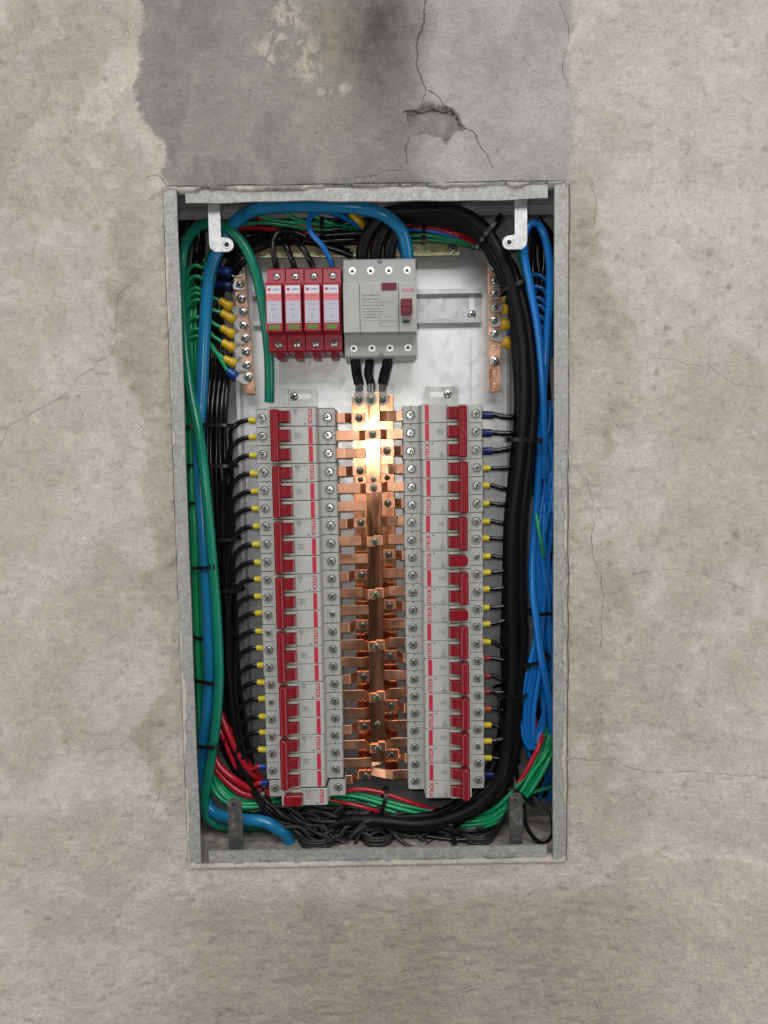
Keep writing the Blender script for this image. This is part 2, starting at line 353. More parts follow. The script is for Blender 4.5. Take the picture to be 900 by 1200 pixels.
OX0, OX1, OZ0, OZ1 = -194.3, 176.0, -402.5, 246.3      # outline of the enclosure's frame
def build_wall():
    fine_x = np.concatenate([np.arange(-440, OX0 + 6, 1.7), [OX0 + 8], np.linspace(OX0 + 30, OX1 - 30, 20), [OX1 - 8], np.arange(OX1 - 6, 440, 1.7)])
    xs = np.concatenate([np.linspace(-1100, -450, 40), fine_x, np.linspace(450, 1100, 40)])
    zs = np.concatenate([np.linspace(-1100, -630, 30), np.arange(-620, OZ0 + 6, 1.7), [OZ0 + 8], np.arange(OZ0 + 10, OZ1 - 9, 1.9), [OZ1 - 8], np.arange(OZ1 - 6, 470, 1.7), np.linspace(480, 1100, 40)])
    xs = np.unique(xs); zs = np.unique(zs)
    # the inner columns above and below the opening need the fine pitch too
    xs = np.unique(np.concatenate([xs, np.arange(OX0, OX1, 1.7)]))
    X, Z = np.meshgrid(xs, zs, indexing='ij')
    wx = (fbm(X, Z, 30, 4, 3) - 0.5) * 14 + (fbm(X, Z, 6, 3, 13) - 0.5) * 5; wz = (fbm(X, Z, 30, 4, 4) - 0.5) * 14 + (fbm(X, Z, 6, 3, 14) - 0.5) * 5
    Xw, Zw = X + wx, Z + wz
    big = fbm(X, Z, 160, 5, 1); mid = fbm(X, Z, 40, 5, 2); fin = fbm(X, Z, 9, 4, 5); grit = fbm(X, Z, 4, 3, 6)
    col = np.zeros(X.shape + (3,)); base = np.array([0.60, 0.555, 0.505])
    col[:] = base
    def mixc(c, w): col[:] = col * (1 - w[..., None]) + np.array(c) * w[..., None]
    mixc((0.50, 0.445, 0.39), sstep(0.50, 0.60, big) * 0.6)
    mixc((0.66, 0.60, 0.56), sstep(0.52, 0.68, fbm(X, Z, 110, 5, 8)) * 0.7)
    mixc((0.49, 0.435, 0.375), sstep(0.50, 0.70, mid) * 0.12)
    H = (mid - 0.5) * 2.4 + (fin - 0.5) * 1.3 + (grit - 0.5) * 0.7 + (big - .5) * 4
    H += (fbm(X * 0.8 + Z * 0.6, Z * 0.8 - X * 0.6, 7, 3, 77, sx=0.18) - 0.5) * 0.9 * sstep(0.4, 0.6, fbm(X, Z, 120, 3, 78)) + (fbm(X * 0.5 - Z * 0.86, Z * 0.5 + X * 0.86, 9, 3, 79, sx=0.15) - 0.5) * 0.8
    # rough dirty render beside the frame, left and right
    for dd, b0, sd_ in ((OX0 - X, 44, 9), (X - OX1, 50, 10)):
        bnd = b0 + (fbm(X * 0.3, Z, 70, 5, sd_) - .5) * 90 + (fbm(X, Z, 14, 4, sd_ + 40) - .5) * 26
        w = sstep(bnd + 5, bnd - 9, dd) * sstep(-1, 1, dd) * sstep(-420, -250, Z) * sstep(300, 190, Z)
        core = np.exp(-((dd - bnd + 16) / 13) ** 2) * w
        mixc((0.48, 0.43, 0.37), w * (0.45 + 0.4 * sstep(0.42, 0.58, fbm(X, Z, 45, 5, 10))))
        mixc((0.42, 0.37, 0.31), core * (0.25 + 0.55 * sstep(0.45, 0.6, fbm(X, Z, 60, 5, sd_ + 60))))
        H += w * (fbm(X, Z, 12, 4, 11) - 0.5) * 3.4
    # paler, flaking lime on the upper left; stained mid tones
    fl = sstep(0.50, 0.56, fbm(Xw, Zw, 55, 5, 21)) * sstep(-330, -200, X) * sstep(-150, -215, X) * sstep(180, 300, Z)
    mixc((0.72, 0.66, 0.58), fl * 0.75); H += fl * 0.6
    fl2 = sstep(0.54, 0.58, fbm(Xw, Zw, 38, 4, 22)) * sstep(-180, -240, X) * sstep(150, 260, Z)
    mixc((0.47, 0.41, 0.345), fl2 * 0.6); H -= fl2 * 0.4
    # grey cement patch above the enclosure
    patch = W2((163, -200), (165, 0), (170, 30), (160, 60), (163, 90), (158, 118), (170, 150), (186, 165), (194, 190), (184, 206), (193, 224), (664, 224), (672, 180), (677, 130), (668, 100), (663, 60), (672, 30), (668, 0), (668, -200))
    pd = seg_dist(X + wx * 0.9, Z + wz * 0.9, patch); pi_ = inside(X + wx * 0.9, Z + wz * 0.9, patch); pin = sstep(-2.5, 4.5, np.where(pi_, pd, -pd) + (grit - .5) * 9)
    cement = np.array([0.290, 0.270, 0.254])
    pc = cement * (0.70 + 0.36 * mid + 0.24 * fbm(X, Z, 85, 5, 33))[..., None]; smear = sstep(0.52, 0.60, fbm(Xw, Zw * .6, 48, 6, 35)) * 0.35; pc = pc * (1 - smear[..., None]) + np.array([0.42, 0.395, 0.365]) * smear[..., None]
    lightp = 0.85 * np.clip(sstep(-8, 26, X + wx * 1.2 - np.interp(Z, [P(0, 240)[2], P(0, 200)[2], P(0, 110)[2], P(0, 30)[2], 900], [P(505, 240)[0], P(478, 200)[0], P(488, 110)[0], P(490, 30)[0], P(494, 0)[0]])), 0, 1) * (0.75 + 0.5 * (mid - .5)) + 0.0 * inside(Xw, Zw, W2((494, -200), (494, 25), (486, 60), (500, 108), (470, 130), (472, 200), (560, 240), (690, 240), (690, -200))).astype(float)
    pc = pc * (1 - lightp[..., None]) + np.array([0.52, 0.50, 0.48]) * (0.85 + 0.3 * fbm(X, Z, 60, 5, 30))[..., None] * lightp[..., None]
    dk = np.exp(-(((Xw - P(440, 45)[0]) / 34) ** 2 + ((Zw - P(440, 45)[2]) / 62) ** 2)); dk = dk * (0.6 + 0.6 * fin)
    pc = pc * (1 - np.clip(dk, 0, 1)[..., None] * 0.62)
    om = np.exp(-(((Xw - P(385, 30)[0]) / 22) ** 2 + ((Zw - P(385, 30)[2]) / 60) ** 2))
    pc = pc * (1 - om[..., None] * 0.5) + np.array([0.30, 0.27, 0.20]) * om[..., None] * 0.5
    for (px_, py_, rx, rz, s1) in ((335, 30, 14, 26, 41), (358, 68, 10, 16, 42), (385, 103, 18, 6, 43), (315, 60, 12, 12, 44), (362, 78, 8, 10, 46)):
        c = P(px_, py_); w = np.exp(-(((X - c[0]) / rx) ** 2 + ((Z - c[2]) / rz) ** 2)) * 1.5 * sstep(0.50, 0.56, fbm(Xw, Zw, 9, 4, s1, sx=1.3)); w = np.clip(w, 0, 1)
        pc = pc * (1 - w[..., None] * 0.75) + np.array([0.58, 0.53, 0.45]) * w[..., None] * 0.75; H += w * 0.7
    sp = sstep(0.72, 0.78, fbm(X, Z, 5, 2, 47)) * sstep(0.5, .7, fbm(X, Z, 50, 3, 48)); pc = pc * (1 - sp[..., None] * 0.5) + 0.42 * sp[..., None] * 0.5
    col[:] = col * (1 - pin[..., None]) + pc * pin[..., None]
    H = H * (1 - pin * 0.55) - pin * 1.6
    rim = np.clip(1 - seg_dist(Xw, Zw, patch[1:10]) / 6, 0, 1); H += rim * (fin - 0.3) * 1.5
    mixc((0.60, 0.54, 0.47), np.clip(1 - seg_dist(Xw - 0, Zw, [(a - 7, b) for a, b in patch[3:10]]) / 7, 0, 1) * (1 - pin) * 0.8)
    # flaked hollow by the main crack, and small ones
    holl = inside(X + wx * .6 + (grit - .5) * 4, Z + wz * .6 + (fin - .5) * 7, W2((474, 131), (500, 123), (524, 127), (538, 136), (545, 152), (531, 158), (523, 170), (512, 160), (500, 155), (486, 157), (479, 145))).astype(float)
    H -= holl * (2.4 + 3.5 * fin + 1.5 * grit); col[:] = col * (1 - holl[..., None] * .9) + (np.array([0.26, 0.243, 0.225]) * (0.6 + 0.8 * fin[..., None])) * holl[..., None] * .9
    h2 = np.clip(1.6 - np.hypot((X - P(305, 207)[0]) / 16, (Z - P(305, 207)[2]) / 7), 0, 1) * sstep(0.5, 0.55, fbm(Xw, Zw, 10, 4, 51)); H -= h2 * 1.0; mixc((0.36, 0.34, 0.30), h2 * 0.6)
    # pits
    for (px_, py_, r_) in ((832, 298, 4), (781, 385, 3), (770, 437, 3), (862, 628, 4), (855, 338, 2.5), (737, 750, 3), (78, 870, 2.5), (860, 690, 2.5), (737, 1065, 4), (505, 240, 2)):
        c = P(px_, py_); d = np.hypot(X - c[0] + wx * .2, (Z - c[2] + wz * .2) * 0.7); w = np.clip(1.3 - d / r_, 0, 1); H -= w * 1.8; mixc((0.27, 0.23, 0.19), w * 0.6)
    pits = sstep(0.72, 0.79, fbm(X, Z, 7, 2, 61)) * (1 - pin); H -= pits * 0.9; mixc((0.36, 0.31, 0.27), pits * 0.3)
    # lower right: edge of a thicker coat with a trowelled trough above it
    yl = np.interp(X, *zip(*W2((560, 1110), (640, 1060), (700, 1025), (730, 1004), (770, 988), (792, 1003), (830, 997), (900, 1012), (1100, 1010))))
    d = yl + (wz * 0.8) - Z; w = sstep(0, 5, d) * sstep(P(600, 1100)[0], P(720, 1000)[0], X); H += w * 2.2; mixc((0.54, 0.48, 0.42), w * 0.5)
    yr = np.interp(X, *zip(*W2((720, 830), (760, 850), (820, 862), (900, 868), (1200, 870)))); w = sstep(-6, 4, Z - yr + wz) * sstep(P(700, 800)[0], P(800, 800)[0], X) * sstep(P(0, 640)[2], P(0, 800)[2], Z); H += w * 0.9
    # lower middle: brushed coat, its colour deepened for the dim light there
    w = sstep(-420, -450, Z + wz) * sstep(-260, -150, X) * sstep(300, 170, X); mixc((0.40, 0.33, 0.28), w * 0.65)
    H += w * (fbm(X, Z, 5, 3, 71, sx=0.25) - 0.5) * 1.6
    # plaster lapping raggedly towards the frame
    edge = np.minimum.reduce([np.abs(X - OX0), np.abs(X - OX1)]); H += np.clip(1 - edge / 10, 0, 1) * (fin - 0.55) * 2
    # cracks
    cracks = [([(498, -60), (498, 0), (497, 25), (489, 50), (490, 75), (499, 104), (512, 112), (522, 124), (536, 134), (541, 146), (555, 156), (566, 174), (580, 196)], 1.1),
              ([(474, 131), (490, 128), (510, 125), (536, 134)], 1.6), ([(478, 160), (474, 175), (476, 192)], 0.8), ([(499, 104), (495, 122)], 0.7),
              ([(414, 206), (440, 204), (455, 198), (478, 200)], .4),
              ([(658, 0), (667, 30), (663, 60), (660, 80), (666, 98)], 0.6),
              ([(-40, 560), (0, 522), (10, 500), (40, 481), (70, 468), (95, 441), (130, 413), (140, 400), (134, 388), (139, 345), (150, 334), (160, 328)], 0.5), ([(130, 412), (142, 420), (156, 428)], 0.4), ([(134, 388), (128, 400)], .4),
              ([(760, 418), (800, 425), (830, 428), (845, 440), (865, 452), (905, 453)], 0.45), ([(833, 398), (830, 428), (825, 446)], 0.4),
              ([(735, 672), (770, 668), (810, 668), (840, 680), (885, 695)], 0.45),
              ([(662, 889), (700, 891), (720, 890), (745, 902), (775, 905), (820, 904), (860, 909), (920, 914)], 0.6),
              ([(690, 560), (695, 600), (693, 640), (701, 665), (705, 690), (707, 720), (703, 757)], 0.7),
              ([(694, 212), (698, 235), (696, 265)], 0.7), ([(170, 208), (183, 203), (193, 212)], .9), ([(110, 888), (125, 878), (145, 878), (162, 888), (180, 895)], .35), ([(175, 960), (178, 950), (186, 936), (188, 915)], .5),
              ([(760, 215), (790, 212), (818, 213)], .35)]
    cd = np.full(X.shape, 99.0); cu = np.full(X.shape, 99.0)
    jx = (fbm(X, Z, 10, 3, 81) - 0.5) * 6; jz = (fbm(X, Z, 10, 3, 82) - 0.5) * 6
    for pl, wd in cracks:
        wd = wd * (0.6 if wd > 1 else 0.42); sd = seg_signed(X + jx, Z + jz, W2(*pl)); k_ = np.abs(sd) < cu; cu = np.where(k_, np.abs(sd), cu); cd = np.where(k_, sd / wd, cd)
        H -= np.clip(1 - np.abs(sd) / 2.2, 0, 1) * 0.9 * min(1, wd)
    cem = np.clip(1 - cd / 3, 0, 1)[..., None] * 0.0
    col *= (0.93 + 0.14 * fin)[..., None]; col *= (0.95 + 0.10 * grit)[..., None]
    # joint between frame and plaster: a narrow ragged gap
    fd = np.minimum.reduce([np.where((Z > OZ0) & (Z < OZ1), np.minimum(np.abs(X - OX0), np.abs(X - OX1)), 99)])
    for sd, msk in ((X - OX1 - 1.6 + wx * 0.14, (Z > OZ0) & (Z < OZ1)), (Z - OZ1 - 1.2 + wz * 0.2, (X > OX0) & (X < OX1)), (X - OX0 + 0.8 + wx * .1, (Z > OZ0) & (Z < OZ1))):
        k_ = msk & (np.abs(sd) < cu); cu = np.where(k_, np.abs(sd), cu); cd = np.where(k_, sd / 0.9, cd)
    keepin = (X > OX0 - 0.1) & (X < OX1 + 0.1) & (Z > OZ0 - .1) & (Z < OZ1 + .1)
    Y = -H
    Y = np.where((edge < 1.2) & (Z > OZ0) & (Z < OZ1), np.maximum(Y, -1.0), Y)
    nx, nz = X.shape
    idx = np.arange(nx * nz).reshape(nx, nz)
    hole = (X > OX0 + 7) & (X < OX1 - 7) & (Z > OZ0 + 7) & (Z < OZ1 - 7)
    din = np.minimum(np.minimum(X - OX0, OX1 - X), np.minimum(Z - OZ0, OZ1 - Z))
    lap = fbm(X, Z, 22, 4, 95) * 11 - 3.4 + 4.0 * (Z < OZ0 + 6) + 1.5 * (Z > OZ1 - 6)
    Y = np.where(keepin, np.where(din < lap, -3.3 - fin * 0.8 + np.clip(1.5 - (lap - din), 0, 1.5) * 0.6, 3.5), Y)
    fh = hole[:-1, :-1] | hole[1:, 1:] | hole[1:, :-1] | hole[:-1, 1:]
    q = np.stack([idx[:-1, :-1], idx[1:, :-1], idx[1:, 1:], idx[:-1, 1:]], -1)[~fh]
    co = np.stack([X, Y, Z], -1).reshape(-1, 3) * S
    me = bpy.data.meshes.new('wall')
    me.vertices.add(len(co)); me.vertices.foreach_set('co', co.ravel())
    me.loops.add(q.size); me.loops.foreach_set('vertex_index', q.ravel().astype(np.int32))
    me.polygons.add(len(q)); me.polygons.foreach_set('loop_start', np.arange(0, q.size, 4, dtype=np.int32))
    me.polygons.foreach_set('use_smooth', np.ones(len(q), bool))
    me.update(calc_edges=True)
    ca = me.color_attributes.new('plaster', 'FLOAT_COLOR', 'POINT')
    ca.data.foreach_set('color', np.concatenate([np.clip(col, 0.02, 0.9).reshape(-1, 3), np.ones((len(co), 1))], 1).ravel())
    at = me.attributes.new('crack', 'FLOAT', 'POINT'); at.data.foreach_set('value', cd.ravel())
    at = me.attributes.new('crackzone', 'FLOAT', 'POINT'); at.data.foreach_set('value', np.minimum(cu, 20).ravel())
    m = bpy.data.materials.new('plaster'); m.use_nodes = True; nt = m.node_tree; N = nt.nodes; L = nt.links; b = N['Principled BSDF']
    b.inputs['Roughness'].default_value = 0.93; b.inputs['Specular IOR Level'].default_value = 0.18
    a1 = N.new('ShaderNodeAttribute'); a1.attribute_name = 'plaster'; a2 = N.new('ShaderNodeAttribute'); a2.attribute_name = 'crack'
    g = N.new('ShaderNodeNewGeometry')
    n1 = N.new('ShaderNodeTexNoise'); n1.inputs['Scale'].default_value = 420; n1.inputs['Detail'].default_value = 5; n1.inputs['Roughness'].default_value = 0.8
    n2 = N.new('ShaderNodeTexNoise'); n2.inputs['Scale'].default_value = 90; n2.inputs['Detail'].default_value = 8; n2.inputs['Roughness'].default_value = 0.75
    v1 = N.new('ShaderNodeTexVoronoi'); v1.inputs['Scale'].default_value = 170; v1.inputs['Randomness'].default_value = 1
    for n in (n1, n2, v1): L.new(g.outputs['Position'], n.inputs['Vector'])
    r1 = N.new('ShaderNodeMapRange'); r1.inputs[1].default_value = 0.25; r1.inputs[2].default_value = 0.75; r1.inputs[3].default_value = 0.84; r1.inputs[4].default_value = 1.16; L.new(n1.outputs[0], r1.inputs[0])
    r2 = N.new('ShaderNodeMapRange'); r2.inputs[1].default_value = 0.3; r2.inputs[2].default_value = 0.7; r2.inputs[3].default_value = 0.89; r2.inputs[4].default_value = 1.09; L.new(n2.outputs[0], r2.inputs[0])
    mm = N.new('ShaderNodeMath'); mm.operation = 'MULTIPLY'; L.new(r1.outputs[0], mm.inputs[0]); L.new(r2.outputs[0], mm.inputs[1])
    n3 = N.new('ShaderNodeTexNoise'); n3.inputs['Scale'].default_value = 17; n3.inputs['Detail'].default_value = 12; n3.inputs['Roughness'].default_value = 0.68; n3.inputs['Distortion'].default_value = 0.4
    L.new(g.outputs['Position'], n3.inputs['Vector'])
    r3 = N.new('ShaderNodeMapRange'); r3.inputs[1].default_value = 0.46; r3.inputs[2].default_value = 0.55; r3.inputs[3].default_value = 0.94; r3.inputs[4].default_value = 1.04; L.new(n3.outputs[0], r3.inputs[0])
    m0 = N.new('ShaderNodeMath'); m0.operation = 'MULTIPLY'; L.new(mm.outputs[0], m0.inputs[0]); L.new(r3.outputs[0], m0.inputs[1]); mm = m0
    # tiny pores
    vr = N.new('ShaderNodeMapRange'); vr.inputs[1].default_value = 0.10; vr.inputs[2].default_value = 0.22; vr.inputs[3].default_value = 0.74; vr.inputs[4].default_value = 1.0; L.new(v1.outputs['Distance'], vr.inputs[0])
    sc_ = N.new('ShaderNodeSeparateColor'); L.new(v1.outputs['Color'], sc_.inputs[0])
    th = N.new('ShaderNodeMath'); th.operation = 'LESS_THAN'; th.inputs[1].default_value = 0.78; L.new(sc_.outputs[0], th.inputs[0])
    mxp = N.new('ShaderNodeMath'); mxp.operation = 'MAXIMUM'; L.new(vr.outputs[0], mxp.inputs[0]); L.new(th.outputs[0], mxp.inputs[1])
    m1 = N.new('ShaderNodeMath'); m1.operation = 'MULTIPLY'; L.new(mm.outputs[0], m1.inputs[0]); L.new(mxp.outputs[0], m1.inputs[1])
    # crack darkening
    a3 = N.new('ShaderNodeAttribute'); a3.attribute_name = 'crackzone'
    ab = N.new('ShaderNodeMath'); ab.operation = 'ABSOLUTE'; L.new(a2.outputs['Fac'], ab.inputs[0])
    zn = N.new('ShaderNodeMapRange'); zn.inputs[1].default_value = 1.9; zn.inputs[2].default_value = 2.6; zn.inputs[3].default_value = 0; zn.inputs[4].default_value = 9; L.new(a3.outputs['Fac'], zn.inputs[0])
    ad = N.new('ShaderNodeMath'); L.new(ab.outputs[0], ad.inputs[0]); L.new(zn.outputs[0], ad.inputs[1])
    wn = N.new('ShaderNodeMath'); wn.operation = 'MULTIPLY_ADD'; wn.inputs[1].default_value = 0.8; L.new(n1.outputs[0], wn.inputs[0]); L.new(ad.outputs[0], wn.inputs[2])
    cr = N.new('ShaderNodeMapRange'); cr.inputs[1].default_value = 0.75; cr.inputs[2].default_value = 1.45; cr.inputs[3].default_value = 0.38; cr.inputs[4].default_value = 1.0; L.new(wn.outputs[0], cr.inputs[0])
    m2 = N.new('ShaderNodeMath'); m2.operation = 'MULTIPLY'; L.new(m1.outputs[0], m2.inputs[0]); L.new(cr.outputs[0], m2.inputs[1])
    vm = N.new('ShaderNodeVectorMath'); vm.operation = 'SCALE'; L.new(a1.outputs['Color'], vm.inputs[0]); L.new(m2.outputs[0], vm.inputs['Scale'])
    L.new(vm.outputs[0], b.inputs['Base Color'])
    hh = N.new('ShaderNodeMath'); hh.operation = 'MULTIPLY_ADD'; hh.inputs[1].default_value = 2.2; L.new(n2.outputs[0], hh.inputs[0]); L.new(m1.outputs[0], hh.inputs[2])
    h3 = N.new('ShaderNodeMath'); h3.operation = 'ADD'; L.new(hh.outputs[0], h3.inputs[0]); L.new(cr.outputs[0], h3.inputs[1])
    bp = N.new('ShaderNodeBump'); bp.inputs['Strength'].default_value = 0.8; bp.inputs['Distance'].default_value = 0.0020; L.new(h3.outputs[0], bp.inputs['Height']); L.new(bp.outputs[0], b.inputs['Normal'])
    me.materials.append(m)
    o = bpy.data.objects.new('wall', me); COL.objects.link(o); tag(o, kind='structure')
build_wall()

# ------------------------------------------------------------------ the enclosure
BX0, BX1, BZ0, BZ1, BY = -214.0, 191.0, -403.0, 241.0, 105.0
FX0, FX1 = -182.5, 163.5     # inner edges of the front flanges
enc = tag(empty('electrical_enclosure', (0, 105, 0)), 'galvanised steel distribution enclosure set flush in the plastered wall', 'electrical box')
def part(mb, name, mats, parent=enc):
    o = mb.build(name, mats, None); o.location = (0, -105 * S, 0) if parent is enc else (0, 0, 0); o.parent = parent; return o
def wavy_strip(x0, x1, z0, z1, along, y0, y1, amp, seed, n=60):
    """thin flange, slightly dented along its length"""
    mb = MB(); vs = []; fs = []
    ph = [rnd.uniform(0, 6.28) for _ in range(4)]
    for i in range(n + 1):
        t = i / n; w = amp * (math.sin(3.1 * t * 2 + ph[0]) * 0.5 + math.sin(17 * t + ph[1]) * 0.25 + math.sin(41 * t + ph[2]) * 0.15)
        w2 = amp * 0.8 * (math.sin(9 * t + ph[3]) * 0.5 + math.sin(29 * t + ph[0]) * .3)
        if along == 'z':
            z = z0 + (z1 - z0) * t; q = [(x0 + w * .3, y0 + w2 * .4, z), (x1 + w, y0 + w2 * .6, z), (x1 + w, y1, z), (x0 + w * .3, y1, z)]
        else:
            x = x0 + (x1 - x0) * t; q = [(x, y0 + w2 * .4, z0 + w), (x, y0 + w2 * .4, z1 + w * .3), (x, y1, z1 + w * .3), (x, y1, z0 + w)]
        vs += q
    for i in range(n):
        a = i * 4
        for k in range(4): fs.append((a + k, a + (k + 1) % 4, a + 4 + (k + 1) % 4, a + 4 + k))
    fs += [(0, 3, 2, 1), (n * 4, n * 4 + 1, n * 4 + 2, n * 4 + 3)]
    return mb.add(vs, fs)
part(wavy_strip(OX0, FX0, OZ0, OZ1, 'z', -2.6, 0.4, 0.8, 1), 'side_flange', MT['frame'])
part(wavy_strip(FX1, OX1, OZ0, OZ1, 'z', -2.6, 0.4, 0.8, 2), 'side_flange', MT['frame'])
part(wavy_strip(FX0 + 8, FX1 - 6, 231.5, 243.5, 'x', -1.4, 1.4, 1.6, 3), 'top_flange', MT['frame'])
part(wavy_strip(FX0 + 8, FX1 - 6, -398.5, -386.5, 'x', -1.4, 1.4, 0.9, 4), 'bottom_flange', MT['frame'])
part(MB().box(BX0 - 1.2, BX0, 4.6, BY, BZ0, BZ1 + 6), 'side_wall', MT['box'])
part(MB().box(BX1, BX1 + 1.2, 4.6, BY, BZ0, BZ1 + 6), 'side_wall', MT['box'])
part(MB().box(BX0, BX1, 4.6, BY, BZ1 + 4.8, BZ1 + 6), 'top_wall', MT['box'])
part(MB().box(BX0, BX1, 4.6, BY, BZ0 - 1.2, BZ0), 'bottom_wall', MT['box'])
part(MB().box(BX0, BX1, BY, BY + 1.2, BZ0, BZ1 + 5), 'back_wall', MT['box'])
# inner return lip of the box behind the top flange
part(MB().box(BX0 + 1, BX1 - 1, 60, 61.5, 236, 245.5), 'return_lip', MT['box'])
# mounting plate with clipped corners, shallow ribs
def platepoly():
    return [(-152, 200), (-128, 222), (118, 222), (136, 200), (146, -352), (-150, -352)]
mp = MB().prism_xz(platepoly(), 92, 94)
plate = part(mp, 'mounting_plate', MT['plate'])
for x0, x1, z0, z1 in ((-120, -117, 60, 150), (-128.5, -127.5, 30, 62), (96, 98, 56, 120)):
    rb = MB().box(x0, x1, 91.2, 92.4, z0, z1, b=0.4); r_ = rb.build('plate_rib', MT['plate'], plate); r_.location = (0, 0, 0)
part(MB().box(134.5, 139, 91.0, 92.6, -350, 200, b=.4), 'plate_fold', MT['rail'])
part(MB().box(-147, -143.5, 90.0, 92.6, -350, 190, b=.4), 'plate_fold', MT['rail'])

def tab_mesh(x0, x1, ztop, zbot, lobe_dir, y):
    """cover-fixing lug: a strip with a rounded ear that has a hole"""
    w = x1 - x0; cx = (x1 if lobe_dir > 0 else x0) + lobe_dir * 5.0; cz = zbot + 7.0 * (1 if ztop > zbot else -1)
    sg = 1 if ztop > zbot else -1
    mb = MB()
    out = [(x0, ztop), (x1, ztop)]
    if lobe_dir > 0:
        out += [(x1, cz + sg * 7)]
        for k in range(11):
            a = math.pi / 2 - math.pi * k / 10; out.append((cx + 6.5 * math.cos(a), cz + sg * 6.5 * math.sin(a)))
        out += [(x0 + 5, cz - sg * 6.5), (x0 + 1, cz - sg * 3), (x0, cz + sg * 2)]
    else:
        out = [(x1, ztop), (x0, ztop), (x0, cz + sg * 7)]
        for k in range(11):
            a = math.pi / 2 + math.pi * k / 10; out.append((cx + 6.5 * math.cos(a), cz + sg * 6.5 * math.sin(a)))
        out += [(x1 - 5, cz - sg * 6.5), (x1 - 1, cz - sg * 3), (x1, cz + sg * 2)]
    mb.prism_xz(out, y, y + 1.6, b=0.25)
    mb.lathe([(2.3, y - 0.15), (0.01, y - 0.15)], cx, cz, 14, mi=1, sm=False)
    mb.lathe([(2.3, y - 0.15), (3.6, y - 0.4), (4.2, y - 0.02)], cx, cz, 16, mi=0)
    mb.box(x0, x1, y + 0.2, 26, ztop - 1.0, ztop - 0.2, 0)
    return mb
xa, xb = P(244, 260, 10)[0], P(258.5, 260, 10)[0]
part(tab_mesh(xa, xb, 244, P(250, 296, 10)[2], 1, 10), 'fixing_lug', [MT['tab'], MT['dark']])
xa, xb = P(603, 260, 10)[0], P(618, 260, 10)[0]
part(tab_mesh(xa, xb, 244, P(600, 293, 10)[2], -1, 10), 'fixing_lug', [MT['tab'], MT['dark']])
def lower_tab(xl, xr, ytop, y=12):
    zt = P(0, ytop, y)[2]; w = xr - xl
    pr = [(xl, -402.5), (xr, -402.5), (xr, zt - 6)] + [((xl + xr) / 2 + w / 2 * math.cos(a), zt - 6 + 6 * math.sin(a)) for a in [math.pi * k / 8 for k in range(1, 8)]] + [(xl, zt - 6)]
    mb = MB().prism_xz(pr, y, y + 1.6, b=.25)
    mb.lathe([(2.2, y - 0.1), (0.01, y - 0.1)], (xl + xr) / 2 - 1, zt - 7, 12, 1, False)
    mb.lathe([(2.2, y - 0.1), (3.4, y - 0.5), (4.0, y - 0.02)], (xl + xr) / 2 - 1, zt - 7, 14, 0)
    return mb
part(lower_tab(P(267, 960, 12)[0], P(284, 960, 12)[0], 940), 'fixing_lug', [MT['tabdark'], MT['dark']])
part(lower_tab(P(597, 960, 12)[0], P(612.5, 960, 12)[0], 940), 'fixing_lug', [MT['tabdark'], MT['dark']])

# mortar crusted on the floor of the box
def mortar():
    xs = np.arange(BX0 + 1, BX1 - 0.5, 2.5); ys = np.arange(2, 100, 2.5); X, Yy = np.meshgrid(xs, ys, indexing='ij')
    h = (fbm(X, Yy, 30, 4, 91) - 0.35) * 12 + (fbm(X, Yy, 7, 3, 92) - 0.5) * 4
    for hx, hy, hr in ((P(375, 985, 38)[0], 42, 20), (P(445, 980, 40)[0], 46, 16), (-100, 44, 18), (P(560, 980, 40)[0], 50, 24)):
        h -= 10 * np.clip(1.3 - np.hypot(X - hx, Yy - hy) / hr, 0, 1)
    h *= sstep(0, 10, Yy) ; Z = BZ0 + 0.3 + np.maximum(h, -0.1)
    idx = np.arange(X.size).reshape(X.shape); q = np.stack([idx[:-1, :-1], idx[1:, :-1], idx[1:, 1:], idx[:-1, 1:]], -1).reshape(-1, 4)
    o = new_obj('mortar', np.stack([X, Yy, Z], -1).reshape(-1, 3).tolist(), q.tolist(), MT['mortar'], smooth=True); tag(o, kind='structure')
mortar()

# ------------------------------------------------------------------ screws
def pan_screw(r, y0, mats, h=1.6, washer=True, slot='cross', ang=0.5):
    mb = MB()
    if washer: mb.lathe([(r * 1.28, y0), (r * 1.28, y0 - 0.7), (r * 0.9, y0 - 0.75)], 0, 0, 18, 0)
    mb.lathe([(r, y0 - 0.6), (r, y0 - h), (r * 0.82, y0 - h - 0.7), (r * 0.4, y0 - h - 1.0), (0.01, y0 - h - 1.05)], 0, 0, 18, 0)
    def bar(a, L, w):
        c, s_ = math.cos(a), math.sin(a); yb = y0 - h - 1.12
        vs = [(c * x - s_ * z, yy, s_ * x + c * z) for x, z in ((-L, -w), (L, -w), (L, w), (-L, w)) for yy in (yb, yb + 0.9)]
        mb.add(vs, [(0, 2, 4, 6), (1, 7, 5, 3), (0, 1, 3, 2), (2, 3, 5, 4), (4, 5, 7, 6), (6, 7, 1, 0)], 1)
    if slot in ('cross',): bar(ang, r * 0.62, r * 0.11); bar(ang + math.pi / 2, r * 0.62, r * 0.11)
    if slot == 'slot': bar(ang, r * 0.95, r * 0.13)
    if slot == 'both': bar(ang, r * 0.95, r * 0.17); bar(ang + math.pi / 2, r * 0.6, r * 0.15)
    return mb
